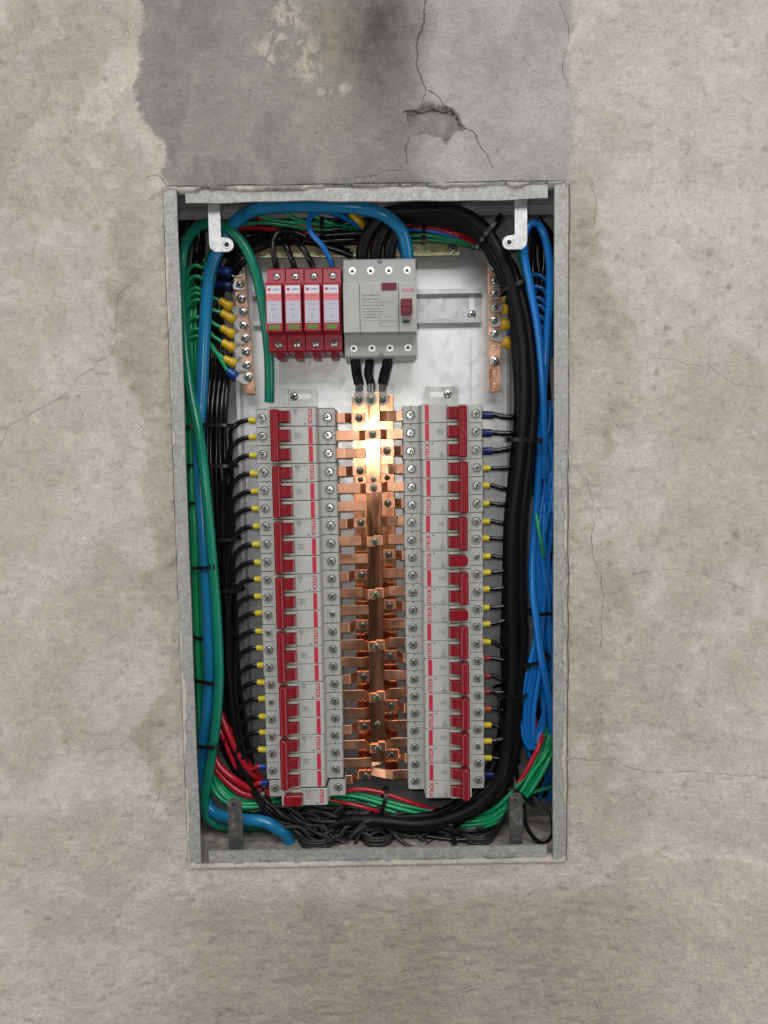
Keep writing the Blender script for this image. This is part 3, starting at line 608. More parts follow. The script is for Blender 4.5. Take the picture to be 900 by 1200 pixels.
def term_screw(kind, ang, bright=False):
    """breaker terminal: moulded collar, dark well, recessed steel head"""
    mb = MB()
    mb.lathe([(5.3, 0.2), (5.3, -0.3), (4.95, -0.6), (4.5, -0.45), (4.3, 0.1)], 0, 0, 20, 2)
    mb.lathe([(4.35, -0.05), (0.01, -0.05)], 0, 0, 16, 1, False)
    mb.lathe([(3.6, 0.0), (3.6, -0.5), (3.35, -0.72), (3.1, -0.74), (0.01, -0.78)], 0, 0, 16, 0)
    yb = -0.86
    for a, L, w in ((ang, 3.0, 0.5), (ang + math.pi / 2, 2.1, 0.4)):
        c, s_ = math.cos(a), math.sin(a)
        vs = [(c * x - s_ * z, yy, s_ * x + c * z) for x, z in ((-L, -w), (L, -w), (L, w), (-L, w)) for yy in (yb, yb + 0.9)]
        mb.add(vs, [(0, 2, 4, 6), (1, 7, 5, 3), (0, 1, 3, 2), (2, 3, 5, 4), (4, 5, 7, 6), (6, 7, 1, 0)], 1)
    return mb
TS = [mesh_only(term_screw('t', a), 'terminal_screw', [MT['screw'], MT['dark'], MT['housing']]) for a in (0.2, 0.75, 1.3, 2.1, 2.7)]
BS = [mesh_only(pan_screw(4.3, 0, None, ang=a, slot='both', washer=False, h=1.2), 'bar_screw', [MT['screw'], MT['dark']]) for a in (0.4, 1.2, 2.2, 2.8)]
LS = [mesh_only(pan_screw(4.1, 0, None, ang=a, slot='both'), 'lug_screw', [MT['screw'], MT['dark']]) for a in (0.5, 0.9, 2.3, 2.7)]
CS = [mesh_only(pan_screw(3.9, 0, None, ang=a, washer=False), 'strap_screw', [MT['olive'], MT['dark']]) for a in (0.1, 0.5, 0.9, 1.3)]

# ------------------------------------------------------------------ DIN rails
def din_rail(name, length, vertical, label, root_loc, slots, screw_at):
    t = tag(empty(name, root_loc), label, 'mounting rail')
    h = length / 2
    mb = MB()
    prof = [(-17.5, -7.0), (-17.5, -8.2), (-12.5, -8.2), (-12.5, -1.2), (12.5, -1.2), (12.5, -8.2), (17.5, -8.2), (17.5, -7.0), (13.7, -7.0), (13.7, 0), (-13.7, 0), (-13.7, -7.0)]
    if vertical: mb.prism_xy(prof, -h, h)
    else:
        mb.prism_xy(prof, -h, h); mb.v = [(v[2], v[1], v[0]) for v in mb.v]; mb.f = [f[::-1] for f in mb.f]
    mb.build('channel', MT['rail'], t)
    for s_ in slots:
        m2 = MB(); n = 8; L, w = 6.5, 2.7
        ring = [(L + w * math.cos(a), w * math.sin(a)) for a in [-math.pi / 2 + math.pi * k / n for k in range(n + 1)]] + [(-L + w * math.cos(a), w * math.sin(a)) for a in [math.pi / 2 + math.pi * k / n for k in range(n + 1)]]
        if s_[2] == 'z': ring = [(b, a) for a, b in ring]
        m2.prism_xz([(s_[0] + a, s_[1] + b) for a, b in ring], -1.34, -1.12); m2.build('slot', MT['plate'] if s_[3] else MT['dark'], t)
    for k, s_ in enumerate(screw_at): inst('screw', BS[k % 4], (s_[0], -1.2, s_[1]), t)
    return t
zc = (169.5 + 135.5) / 2
din_rail('din_rail', 240, False, 'horizontal zinc mounting rail behind the surge protectors and residual current device', (-11, 92, zc), [(-108.5, 4, 'z', 0), (109.5, 4, 'z', 1)], [(-108.5, -6), (109.5, -8)])
zt, zb = 70.0, -345.0
din_rail('din_rail', zt - zb, True, 'vertical zinc mounting rail behind the left column of breakers', (-83, 92, (zt + zb) / 2), [(2, (zt - zb) / 2 - 8, 'x', 1)], [(-7, (zt - zb) / 2 - 8)])
din_rail('din_rail', zt - zb, True, 'vertical zinc mounting rail behind the right column of breakers', (65.5, 92, (zt + zb) / 2), [(-4, (zt - zb) / 2 - 8, 'x', 1)], [(7, (zt - zb) / 2 - 8)])

# ------------------------------------------------------------------ breakers (local: x across, y towards the wall, pole k at z = -k*pitch; y = -h above the rail)
PW = 17.25
def housing_mesh():
    mb = MB()
    pr = [(-39, -5), (-39, -49.6), (-37.6, -51), (-24.6, -51), (-24.0, -53), (-23.6, -70), (-22.6, -71), (21.0, -71), (22.2, -69.5), (23.4, -53), (24.4, -51), (37.6, -51), (39, -49.6), (39, -5)]
    mb.prism_xy(pr, -PW / 2, PW / 2, 0, b=0.35)
    # small moulded notches at the terminal ends, thin seam beside the label
    mb.box(-39.4, -38.9, -49, -40, -2.6, 2.6, 1); mb.box(38.9, 39.4, -49, -40, -2.6, 2.6, 1)
    mb.box(30.2, 32.6, -51.12, -50.9, -8.2, -7.3, 1); mb.box(-25.9, -24.8, -51.12, -50.9, -8.3, -7.1, 1)
    # toggle opening: pale cheeks and a dark slot
    mb.box(-2.3, -1.9, -71.12, -70.9, -PW / 2 + 0.8, PW / 2 - 0.8, 1)
    return mesh_only(mb, 'pole_housing', [MT['housing'], MT['recess']])
HOUS = housing_mesh()
def cheek():
    mb = MB()
    for sg in (-1, 1):
        a, b_ = sorted((sg * 5.7, sg * (PW / 2 - 0.25)))
        mb.box(-12.6, -2.9, -73.6, -70.5, a, b_, 0, b=.4)
    mb.box(-13.0, -2.8, -71.1, -70.6, -5.7, 5.7, 1)
    return mesh_only(mb, 'toggle_surround', [MT['clip'], MT['dark']])
CHEEK = cheek()
def toggle():
    mb = MB(); pr = [(-13.5, -70.5), (-13.5, -80.0), (-11.5, -79.2), (-7.5, -77.2), (-3.4, -75.6), (-2.6, -74.8), (-2.6, -70.5)]
    mb.prism_xy(pr, -5.2, 5.2, 0, b=0.5)
    for k in range(4):
        x = -11.2 + k * 2.2; y = -79.1 + (x + 11.5) * 0.45; mb.box(x, x + 0.7, y - 0.35, y + 0.8, -4.6, 4.6, 0)
    mb.box(-4.6, -4.1, -76.6, -75.6, -2.7, -1.0, 1); mb.box(-4.6, -4.1, -76.6, -75.6, 1.4, 2.8, 1)
    return mesh_only(mb, 'toggle', [MT['red'], MT['stripe']])
TOG = toggle()
def single_toggle():
    mb = MB(); pr = [(-2.6, -5)] + [(-2.6, 5)] + [(-17.5 + 3 * math.cos(a), 2.2 + 3 * math.sin(a)) for a in [math.pi / 2 + math.pi / 2 * k / 4 for k in range(5)]] + [(-17.5 + 3 * math.cos(a), -2.2 + 3 * math.sin(a)) for a in [math.pi + math.pi / 2 * k / 4 for k in range(5)]]
    mb.prism_xz(pr, -80.5, -70.5, b=0.6)
    for k in range(3): mb.box(-10.8 + k * 2.1, -10.2 + k * 2.1, -80.9, -80.3, -4.4, 4.4, 0)
    return mesh_only(mb, 'toggle', [MT['red']])
STOG = single_toggle()
def tie_bar(n, p):
    z1 = PW / 2 - 1.6; z0 = -(n - 1) * p - PW / 2 + 2.0
    pr = [(-21.0, -71.3), (-21.0, -80.0), (-20.0, -82.0), (-17.8, -83.2), (-15.4, -83.0), (-13.2, -81.4), (-12.4, -79.0), (-12.4, -71.3)]
    return mesh_only(MB().prism_xy(pr, z0, z1, 0, b=1.0), 'tie_bar', [MT['red']])
def stripe_mesh():
    mb = MB(); mb.add([(14.6, -71.12, -8.0), (18.5, -71.12, -8.0), (18.5, -71.12, 8.0), (14.6, -71.12, 8.0)], [(0, 1, 2, 3)]); return mesh_only(mb, 'red_stripe', [MT['stripe']])
STRIPE = stripe_mesh()
def brand():
    mb = MB(); text_into(mb, 'STECK', 4.1, 16.5, -71.14, 0, math.pi / 2, 0.035, 0, 15.6); return mesh_only(mb, 'lettering', [MT['stripe']])
BRAND = brand()
def smalltype(seed):
    mb = MB(); y = -71.1; r = random.Random(seed)
    for k_, L in enumerate((3.2, 3.6, 7.4, 4.4, 2.8)):
        fineprint(mb, 0.2 + k_ * 1.15, 0.9 + k_ * 1.15, 7.8 - L, 7.8, y, 1, seed * 7 + k_, True, 1.0, h=0.55)
    for k_, L in enumerate((2.4, 2.4, 1.6)):
        fineprint(mb, 7.2 + k_ * 2.1, 8.0 + k_ * 2.1, 7.6 - L, 7.6, y, 1, seed * 9 + k_, True, 1.0, h=0.6)
    mb.lathe([(0.9, y), (0.01, y - .01)], 11.6, -6.6, 8, 0, False)
    return mesh_only(mb, 'rating_print', [MT['ink']])
SMALL = [smalltype(k) for k in range(3)]
def schematic(k):
    """the little three- or two-branch switch diagram"""
    mb = MB(); y = -71.1
    for j in range(k):
        z = (j - (k - 1) / 2) * 2.0
        mb.box(1.0, 3.4, y - .02, y, z - .2, z + .2); mb.box(4.4, 6.9, y - .02, y, z - .2, z + .2)
        mb.add([(3.4, y - .01, z), (4.4, y - .01, z + 0.8), (4.5, y - .01, z + 0.5), (3.6, y - .01, z - 0.2)], [(0, 1, 2, 3)])
        mb.box(6.5, 6.9, y - .02, y, z - .9, z + .2)
    mb.box(3.8, 4.1, y - .03, y, -(k - 1) * 1.0, (k - 1) * 1.0 + .6)
    return mesh_only(mb, 'circuit_diagram', [MT['ink']])
DIAG = {2: schematic(2), 3: schematic(3)}
def tick():
    mb = MB(); y = -51.1
    text_into(mb, '1', 1.7, 31.5, y, -6.2, math.pi / 2, 0.02); mb.box(30.6, 32.4, y - .02, y, -8.6, -8.2); return mesh_only(mb, 'terminal_mark', [MT['ink']])
TICK = tick()
ORD = ['topmost', 'second', 'third', 'fourth', 'fifth', 'sixth', 'seventh', 'eighth', 'ninth', 'tenth', 'eleventh', 'twelfth', 'thirteenth', 'fourteenth', 'fifteenth', 'sixteenth', 'seventeenth', 'eighteenth', 'nineteenth', 'twentieth', 'twenty-first', 'lowest']
POLEW = {1: 'one-pole', 2: 'two-pole', 3: 'three-pole'}
GAP_SHADE = mesh_only(MB().prism_xy([(-38.6, -5), (-38.6, -50.6), (-24, -50.6), (-23.2, -70.4), (21.6, -70.4), (23, -50.6), (38.6, -50.6), (38.6, -5)], -0.32, 0.32, 0), 'gap_shade', [MT['dark']])  # dark sheet standing in for the shade between neighbouring breakers
def breaker(n, loc, p, flip, label, group, seed):
    jr = random.Random(seed * 3 + 1); loc = (loc[0] + jr.uniform(-.45, .45), loc[1] - jr.uniform(0, .5), loc[2])
    t = tag(empty('circuit_breaker', loc, (math.pi if flip else 0) + jr.uniform(-.003, .003)), label, 'circuit breaker', group)
    r = random.Random(seed)
    for k in range(n):
        z = -k * p; j = r.uniform(-.15, .15)
        inst('pole_housing', HOUS, (0, j, z), t); inst('toggle_surround', CHEEK, (0, j, z), t)
        for sx in (-33.0, 31.8):
            inst('terminal_screw', r.choice(TS), (sx, -51 + r.uniform(-.35, -.05), z + 0.2), t)
        inst('terminal_mark', TICK, (0, j, z), t)
        inst('toggle', TOG if n > 1 else STOG, (0, 0, z), t)
        if k == 0:
            inst('lettering', BRAND, (0, j, z), t); inst('rating_print', r.choice(SMALL), (0, j, z), t)
        else: inst('red_stripe', STRIPE, (0, j, z), t)
        if (n, k) in ((3, 1), (2, 1)): inst('circuit_diagram', DIAG[n], (0, j, z), t)
    inst('gap_shade', GAP_SHADE, (0, 0, PW / 2 + 0.02 + (PL - PW) / 2), t)
    if n > 1: o = bpy.data.objects.new('tie_bar', TIE[(n, round(p, 2))]); COL.objects.link(o); o.parent = t
    return t
PL, PR_ = 17.9, 17.74
TIE = {(n, round(p, 2)): tie_bar(n, p) for n in (2, 3) for p in (PL, PR_)}
ZL0, ZR0 = 36.7, 38.0
XL, XR = -82.6, 62.3
def zl(i): return ZL0 - i * PL
def zr(i): return ZR0 - i * PR_
seq = [3, 3, 3, 3, 3, 3, 3, 1]; k = 0
for q, n in enumerate(seq):
    lab = ('white %s breaker with red tie bar, %s in the left column' % (POLEW[n], ORD[q])) if n > 1 else 'small one-pole breaker with single red toggle at the foot of the left column'
    breaker(n, (XL + q * 0.12 + (1.2 if n == 1 else 0), 85, zl(k) - (0.7 if n == 1 else 0)), PL, False, lab, 'breakers in the left column', 10 + q); k += n
seq = [3, 3, 2, 1, 2, 1, 2, 2, 2, 2, 2]; k = 0
for q, n in enumerate(seq):
    if n == 1: lab = '%s of the two one-pole breakers in the right column' % ('upper' if q == 3 else 'lower')
    else: lab = 'white %s breaker with red tie bar, %s in the right column' % (POLEW[n], ORD[q] if q < 10 else 'lowest')
    # turned upside down: its first pole is the lowest one
    breaker(n, (XR, 85, zr(k + n - 1)), PR_, True, lab, 'breakers in the right column', 40 + q); k += n

# ------------------------------------------------------------------ copper busbar comb
XB = {'L': -21.0, 'C': -7.0, 'R': 7.0}
comb = tag(empty('busbar_assembly', (0, 92, 0)), 'polished copper busbar comb with side straps between the two breaker columns', 'busbar')
def cpart(mb, name, mats):
    o = mb.build(name, mats); o.location = (0, -92 * S, 0); o.parent = comb; return o
zbt, zbb = 59.0, -343.0
cpart(MB().box(XB['L'] - 7, XB['L'] + 6.8, 62.0, 65, zbb + 3, zbt, b=.3), 'busbar', MT['busbar'])
cpart(MB().box(XB['R'] - 6.8, XB['R'] + 7, 62.0, 65, zbb + 3, zbt + 1, b=.3), 'busbar', MT['busbar'])
cpart(MB().box(XB['C'] - 7.2, XB['C'] + 7.2, 41, 44, zbb + 26, zbt + 2, b=.3), 'busbar', MT['busbar'])
for zz in (50, -160, -335): cpart(MB().box(-26, 12, 65.2, 92, zz - 5, zz + 5, b=.8), 'insulator', MT['recess'])
def strap(pts, z, w, skew=0.0):
    """bent flat strap, profile pts (x,y) of its front face, z its centre height"""
    th = 1.8; mb = MB(); n = len(pts); vs = []; fs = []
    for i, (x, y) in enumerate(pts):
        zz = z + skew * (i / (n - 1) - .5)
        vs += [(x, y, zz - w / 2), (x, y, zz + w / 2), (x, y + th, zz + w / 2), (x, y + th, zz - w / 2)]
    for i in range(n - 1):
        a = i * 4
        for k in range(4): fs.append((a + k, a + (k + 1) % 4, a + 4 + (k + 1) % 4, a + 4 + k))
    fs += [(0, 3, 2, 1), (n * 4 - 4, n * 4 - 3, n * 4 - 2, n * 4 - 1)]
    bm = bmesh.new(); bv = [bm.verts.new(v) for v in vs]
    for f in fs: bm.faces.new([bv[i] for i in f])
    bmesh.ops.recalc_face_normals(bm, faces=bm.faces)
    bmesh.ops.bevel(bm, geom=bm.edges[:], offset=0.22, segments=1, affect='EDGES')
    return mb.addbm(bm)
YF, YP, YC = 50.0, 60.0, 39.0
for i in range(22):
    a, b_ = zl(i), zr(i); zm = (a + b_) / 2; kind = 'LCR'[i % 3]; w = 9.7; j = rnd.uniform(-.5, .5)
    xl, xr = -48.0, 27.0; bow = rnd.choice((-1, 1)) * rnd.uniform(.6, 1.8)
    if kind == 'L':
        cpart(strap([(xl, YF), (-42, YF - 1.2), (-35.0, YF - 0.3), (-28.6, YP), (-15.2, YP)], a + j, w), 'strap', MT['copper'])
        cpart(strap([(xr, YF), (17, YF - bow * .5), (8, YF + bow), (0, YF + 1.5), (-15, YP - 0.6)], b_ + j, w), 'strap', MT['copper'])
        inst('screw', CS[i % 4], (XB['L'], YP - 92, a + j), comb)
    elif kind == 'R':
        cpart(strap([(xr, YF), (25, YF - 1.2), (21.0, YF - 0.3), (14.4, YP), (1.2, YP)], b_ + j, w), 'strap', MT['copper'])
        cpart(strap([(xl, YF), (-36, YF - bow * .5), (-24, YF + bow), (-14, YF + 1.5), (1.0, YP - 0.6)], a + j, w), 'strap', MT['copper'])
        inst('screw', CS[i % 4], (XB['R'], YP - 92, b_ + j), comb)
    else:
        cpart(strap([(xl, YF), (-20.5, YF + bow), (-14.6, YC), (-6.9, YC)], (a + zm) / 2 + j, w), 'strap', MT['copper'])
        cpart(strap([(xr, YF), (6.8, YF - bow), (0.8, YC), (-7.1, YC + 0.0)], (b_ + zm) / 2 + j, w), 'strap', MT['copper'])
        inst('screw', CS[i % 4], (XB['C'], YC - 92, zm + j), comb)
sm_screw = mesh_only(pan_screw(2.9, 0, None, washer=False, h=1.0), 'splice_screw', [MT['olive'], MT['dark']])
for x, y, z in ((-20.8, 62 - 92, P(422, 562, 60)[2]), (-7, 41 - 92, P(436, 562, 40)[2]), (6.8, 62 - 92, P(450, 560, 60)[2]), (6.5, -30, P(455, 837, 60)[2]), (-7, -51, P(444, 848, 40)[2])):
    inst('screw', sm_screw, (x, y, z), comb)

# ------------------------------------------------------------------ surge protectors
def surge(loc, label, dz):
    t = tag(empty('surge_protector', loc), label, 'surge protector', 'red surge protectors on the upper rail')
    H0, H1 = 40.5, -40.5
    w = 8.75
    mb = MB()
    mb.v = []; pr = [(H0, -5), (H0, -48), (H0 - 1.5, -50), (22.5, -51), (22.5, -56), (-24.5, -56), (-24.5, -51), (H1 + 1.5, -50), (H1, -48), (H1, -5)]
    mb.prism_xy(pr, -w, w, 0, b=.35); mb.v = [(v[2], v[1], v[0]) for v in mb.v]; mb.f = [f[::-1] for f in mb.f]
    mb.build('housing', MT['spdred'], t)
    MB().box(-7.9, 7.9, -71, -56.2, -24, 22.4, 0, b=0.6).build('cartridge', MT['spdred'], t)
    MB().box(-3.8, 3.8, -30, -12, -44.5, -40.3, 0, b=.4).build('rail_clip', MT['spdred'], t)
    l = MB(); y = -71.1
    l.add([(-6.9, y, -16.2), (6.9, y, -16.2), (6.9, y, 4.6), (-6.9, y, 4.6)], [(0, 1, 2, 3)], 0)
    l.add([(-6.9, y, 4.6), (6.9, y, 4.6), (6.9, y, 11.4), (-6.9, y, 11.4)], [(0, 1, 2, 3)], 1)
    l.add([(-6.9, y, 11.4), (6.9, y, 11.4), (6.9, y, 18.8), (-6.9, y, 18.8)], [(0, 1, 2, 3)], 2)
    lab_ = l.build('label', [MT['label'], MT['pink'], MT['white']], t)
    w_ = MB(); text_into(w_, 'CLAMPER', 1.9, 1.8, y - .06, 15.2, 0, 0.02, 0, 7.6); w_.build('lettering', MT['blueink'], lab_)
    g_ = MB(); g_.lathe([(1.5, y - .06), (0.75, y - .06)], -4.3, 15.2, 12, 0, False); g_.box(-4.4, -2.8, y - .08, y - .05, 14.9, 15.5); g_.build('emblem', MT['stripe'], lab_)
    pz = MB(); fineprint(pz, -4.8, 6, 8.0, 10.4, y - .05, 1, 5 + int(dz), False, .7, h=.45); pz.build('pink_print', MT['stripe'], lab_)
    pr2 = MB(); fineprint(pr2, -3, 2.6, 0, 2.6, y - .05, 1, 6, False, .9, h=.45); fineprint(pr2, -3.2, 3, -4.6, -2.0, y - .05, 1, 8 + int(dz), False, .9, h=.45)
    fineprint(pr2, -1.6, 2, -12.0, -7.6, y - .05, 2, 9, False, .9, h=.4); fineprint(pr2, -5.2, 5.4, -15.6, -13.8, y - .05, 1, 7 + int(dz), False, .95, h=.5); pr2.build('rating_print', MT['ink'], lab_)
    MB().box(-5.4, 5.4, -71.3, -70.6, -22.0, -17.8, 0, b=.2).build('status_window', MT['green_win'], t)
    for z in (31.5, -33.0):
        m_ = MB(); m_.lathe([(4.1, -50.4), (0.01, -50.9)], 0, 0, 14, 1, False); m_.lathe([(3.5, -50.6), (3.3, -51.6), (1.6, -52.0), (0.01, -52.0)], 0, 0, 14, 0)
        for a in (.7 + dz, .7 + dz + math.pi / 2):
            c, s_ = math.cos(a), math.sin(a)
            m_.add([(c * x - s_ * q, -52.12, s_ * x + c * q) for x, q in ((-2.6, -.35), (2.6, -.35), (2.6, .35), (-2.6, .35))], [(0, 1, 2, 3)], 1)
        o = m_.build('terminal_screw', [MT['screw'], MT['dark']], t, (0.8, 0, z))
    return t
spn = ['leftmost red surge protector, with a black wire entering its top', 'second red surge protector from the left on the upper rail', 'third red surge protector from the left on the upper rail', 'red surge protector fed by the thin blue wire, next to the grey residual current device']
for k in range(4): surge((-98.3 + k * 18.1, 85, 141.2), spn[k], k * 0.6)

# ------------------------------------------------------------------ residual current device
rc = tag(empty('residual_current_device', (2.2, 85, 141.6)), 'wide grey four-pole residual current device with maroon toggle', 'residual current device')
mb = MB(); pr = [(47.5, -5), (47.5, -48.5), (46, -51), (21.0, -51.5), (20.0, -54), (-26.5, -54), (-27.5, -51.5), (-46, -51), (-47.5, -48.5), (-47.5, -5)]
mb.prism_xy(pr, -35.2, 35.2, 0, b=.7); mb.v = [(v[2], v[1], v[0]) for v in mb.v]; mb.f = [f[::-1] for f in mb.f]; mb.build('housing', MT['rcdhousing'], rc)
MB().box(-34.9, -19.4, -71, -53.5, -26.3, 19.8, 0, b=.7).build('front_panel', MT['rcdhousing'], rc)
MB().box(-19.1, 17.4, -71.2, -53.5, -26.3, 19.8, 0, b=.5).build('front_panel', MT['rcdhousing'], rc)
MB().box(17.8, 34.9, -71.0, -53.5, -26.3, 19.8, 0, b=.7).build('front_panel', MT['rcdhousing'], rc)
MB().box(1.6, 15.8, -72.2, -70.9, 12.6, 19.4, 0, b=.3).build('test_button', MT['maroon'], rc)
MB().box(18.6, 34.0, -71.25, -70.8, -13.5, 4.8, 0, b=.1).build('toggle_recess', MT['clip'], rc)
MB().box(19.2, 30.0, -84, -70.9, -11.6, 2.6, 0, b=1.0).box(19.6, 29.6, -84.6, -83.6, -5.6, -3.0, 0, b=.3).build('toggle', MT['maroon'], rc)
MB().box(21.2, 27.6, -71.35, -70.9, -18.3, -15.6, 0).build('status_window', MT['green_dark'], rc)
mb = MB(); text_into(mb, 'STECK', 3.0, 26.8, -71.12, 12.2, 0, 0.02, 0, 12.0); mb.build('lettering', MT['stripe'], rc)
mb = MB(); y = -71.3
for zz, x1, h_ in ((8.2, 0, .8), (4.6, -0.5, .7), (1.8, 13.5, .55), (-1.2, 4, .6), (-4.4, 0, .6), (-7.0, 3, .6), (-9.6, 5, .6), (-12.4, 0, .8)):
    fineprint(mb, -16.5, x1, zz - .1, zz + .1, y, 1, int(zz * 10) % 97, False, .95, h=h_)
fineprint(mb, 4, 13.6, -12.5, -12.3, y, 1, 3, False, .95, h=.6)
mb.box(-1, 17, y - .01, y + .05, -17.2, -16.9); mb.box(-1, 17, y - .01, y + .05, -21.0, -20.7); mb.box(-1.2, -.9, y - .01, y + .05, -21, -17); mb.box(-19, 17, y - .01, y + .05, -15.6, -15.35)
mb.build('rating_print', MT['ink'], rc)
for k in range(4):
    for z in (35.2, -38.5):
        m_ = MB(); m_.lathe([(4.3, -50.9), (4.3, -51.5), (3.7, -51.9), (2.4, -52.0), (0.01, -51.8)], 0, 0, 18, 0)
        a = 0.8
        m_.add([(1.7 * math.cos(a + q) * 1.15, -52.15, 1.7 * math.sin(a + q)) for q in (0, 1.57, 3.14, 4.71)], [(0, 1, 2, 3)], 1)
        m_.build('terminal_screw', [MT['brightscrew'], MT['dark']], rc, (-26.4 + k * 17.7, 0, z))
for zz in (44.5, -45.0): MB().lathe([(2.2, -51), (2.2, -51.8), (1.2, -52), (.01, -51.6)], 0, 0, 12, 0).build('case_rivet', [MT['recess']], rc, (0.6, 0, zz))

# ------------------------------------------------------------------ earth / neutral / top bars
def bar(name, label, c0, c1, w, depth, mat_, screws, holes, yb=70):
    """flat drilled bar from c0 to c1 (x,z)"""
    (x0, z0), (x1, z1) = c0, c1; L = math.hypot(x1 - x0, z1 - z0); ang = math.atan2(x1 - x0, z0 - z1)   # tilt from vertical
    t = tag(empty(name, (x0, yb, z0), -ang), label, 'terminal bar')
    MB().box(-w / 2, w / 2, 0, depth, -L, 0, b=.35).build('bar', mat_, t)
    for s_ in screws: inst('screw', LS[int(s_ * 7) % 4], ((s_ * 13 % 5 - 2) * .25, 0, -s_), t)
    for h_ in holes:
        m_ = MB(); m_.lathe([(2.0, -.08), (.01, -.06)], 0, 0, 12, 0, False); m_.build('screw_hole', MT['dark'], t, (0, 0, -h_))
        m_ = MB(); m_.lathe([(2.6, .02), (2.5, -.2), (2.0, -.1)], 0, 0, 12, 0); m_.build('hole_rim', mat_, t, (0, 0, -h_))
    for q in (6, L - 6):
        MB().lathe([(4, depth), (4, 92 - yb)], 0, 0, 10, 0).build('standoff', MT['recess'], t, (0, 0, -q))
    return t
def zof(y, d=66): return P(450, y, d)[2]
cl0, cl1 = P(279.5, 313, 70), P(292, 462, 70)
sc = lambda y, c0: (zof(312 if c0 is None else c0) - zof(y))
bar('earth_bar', 'copper earth bar with green wires on yellow lugs, at the upper left', (cl0[0], cl0[2]), (cl1[0], cl1[2]), 11.8, 3.5, MT['earthbar'],
    [sc(y, 313) for y in (317, 334, 350, 366, 382, 397, 413, 429, 443)], [sc(457, 313)])
cr0, cr1 = P(579, 307, 70), P(580, 459, 70)
bar('neutral_bar', 'copper neutral bar with yellow lugs, at the upper right beside the thick black cables', (cr0[0], cr0[2]), (cr1[0], cr1[2]), 12.6, 3.5, MT['earthbar'],
    [sc(y, 307) for y in (313, 330, 345, 360, 376, 392, 424)], [sc(y, 307) for y in (408, 438, 453)])
ct0, ct1 = P(539, 292, 70), P(291, 296, 70)
t = tag(empty('spare_bar', (ct0[0], 70, (ct0[2] + ct1[2]) / 2 + .5)), 'yellowish zinc-plated spare terminal bar across the top of the plate', 'terminal bar')
Lb = ct0[0] - ct1[0]
MB().box(-Lb, 0, 0, 3.2, -5.6, 5.6, b=.3).build('bar', MT['brass'], t)
inst('screw', LS[1], (-7.5, 0, 0), t)
for q in list(range(20, int(Lb), 13)):
    MB().lathe([(2.0, -.08), (.01, -.06)], 0, 0, 12, 0, False).build('screw_hole', MT['dark'], t, (-q, 0, 0)); MB().lathe([(2.7, .02), (2.6, -.25), (2.0, -.1)], 0, 0, 12, 0).build('hole_rim', MT['brass'], t, (-q, 0, 0))

# ------------------------------------------------------------------ cables
def cable(name, label, pts, r, mat_, group=None, cat='cable', px=True, n=None, sub=7, ends=None, parts=(), rr=None):
    w = [P(*p) if px else p for p in pts]
    c = spline(w, sub)
    n = n or (12 if r > 4 else 8)
    mb = MB().tube(c, r, n)
    if ends: mb.tube([c[-1] if ends > 0 else c[0], (c[-1] if ends > 0 else c[0]) + np.array([0, 0, -2.5])], r * 0.6, 8, 1)
    o = mb.build(name, [mat_, MT['tin']])
    tag(o, label, cat, group); return o, c

# --- thick cables
cable('thick_green_cable', 'thick green earth cable arching past the left lug, its cut end hanging over the plate',
      [(315.5, 471, 66), (315.5, 430, 58), (313, 395, 50), (307, 352, 45), (299, 318, 42), (286, 288, 40), (266, 268, 38), (244, 262, 40), (227, 270, 46), (216, 292, 56), (214, 335, 60), (217, 400, 58), (223, 455, 50), (231, 495, 42), (237, 535, 38), (244, 600, 36), (249.5, 663, 36), (253, 705, 36), (256, 760, 36), (256.5, 805, 37), (252, 860, 40), (245, 905, 44), (240, 935, 48), (243, 957, 52), (258, 967, 56), (290, 968, 62), (340, 972, 66), (372, 978, 60), (386, 976, 50), (394, 972, 52), (400, 985, 62)], 5.0, MT['thickgreen'])
cable('thick_blue_cable', 'thick blue cable running across the top and down the left side',
      [(477, 312, 50), (477, 295, 44), (470, 270, 34), (450, 252, 28), (425, 244, 28), (400, 242, 28), (355, 241, 30), (322, 242, 32), (295, 247, 35), (272, 264, 40), (257, 290, 44), (246, 322, 46), (240, 380, 46), (237, 450, 50), (233, 520, 50), (235, 570, 47), (238, 620, 43), (241.5, 680, 41), (244, 730, 41), (245.5, 780, 41), (243, 830, 43), (237, 880, 50), (239, 925, 58), (250, 952, 52), (283, 960, 42), (309, 963, 38), (326, 972, 38), (336, 981, 42), (345, 1000, 48)], 6.1, MT['thickblue'])
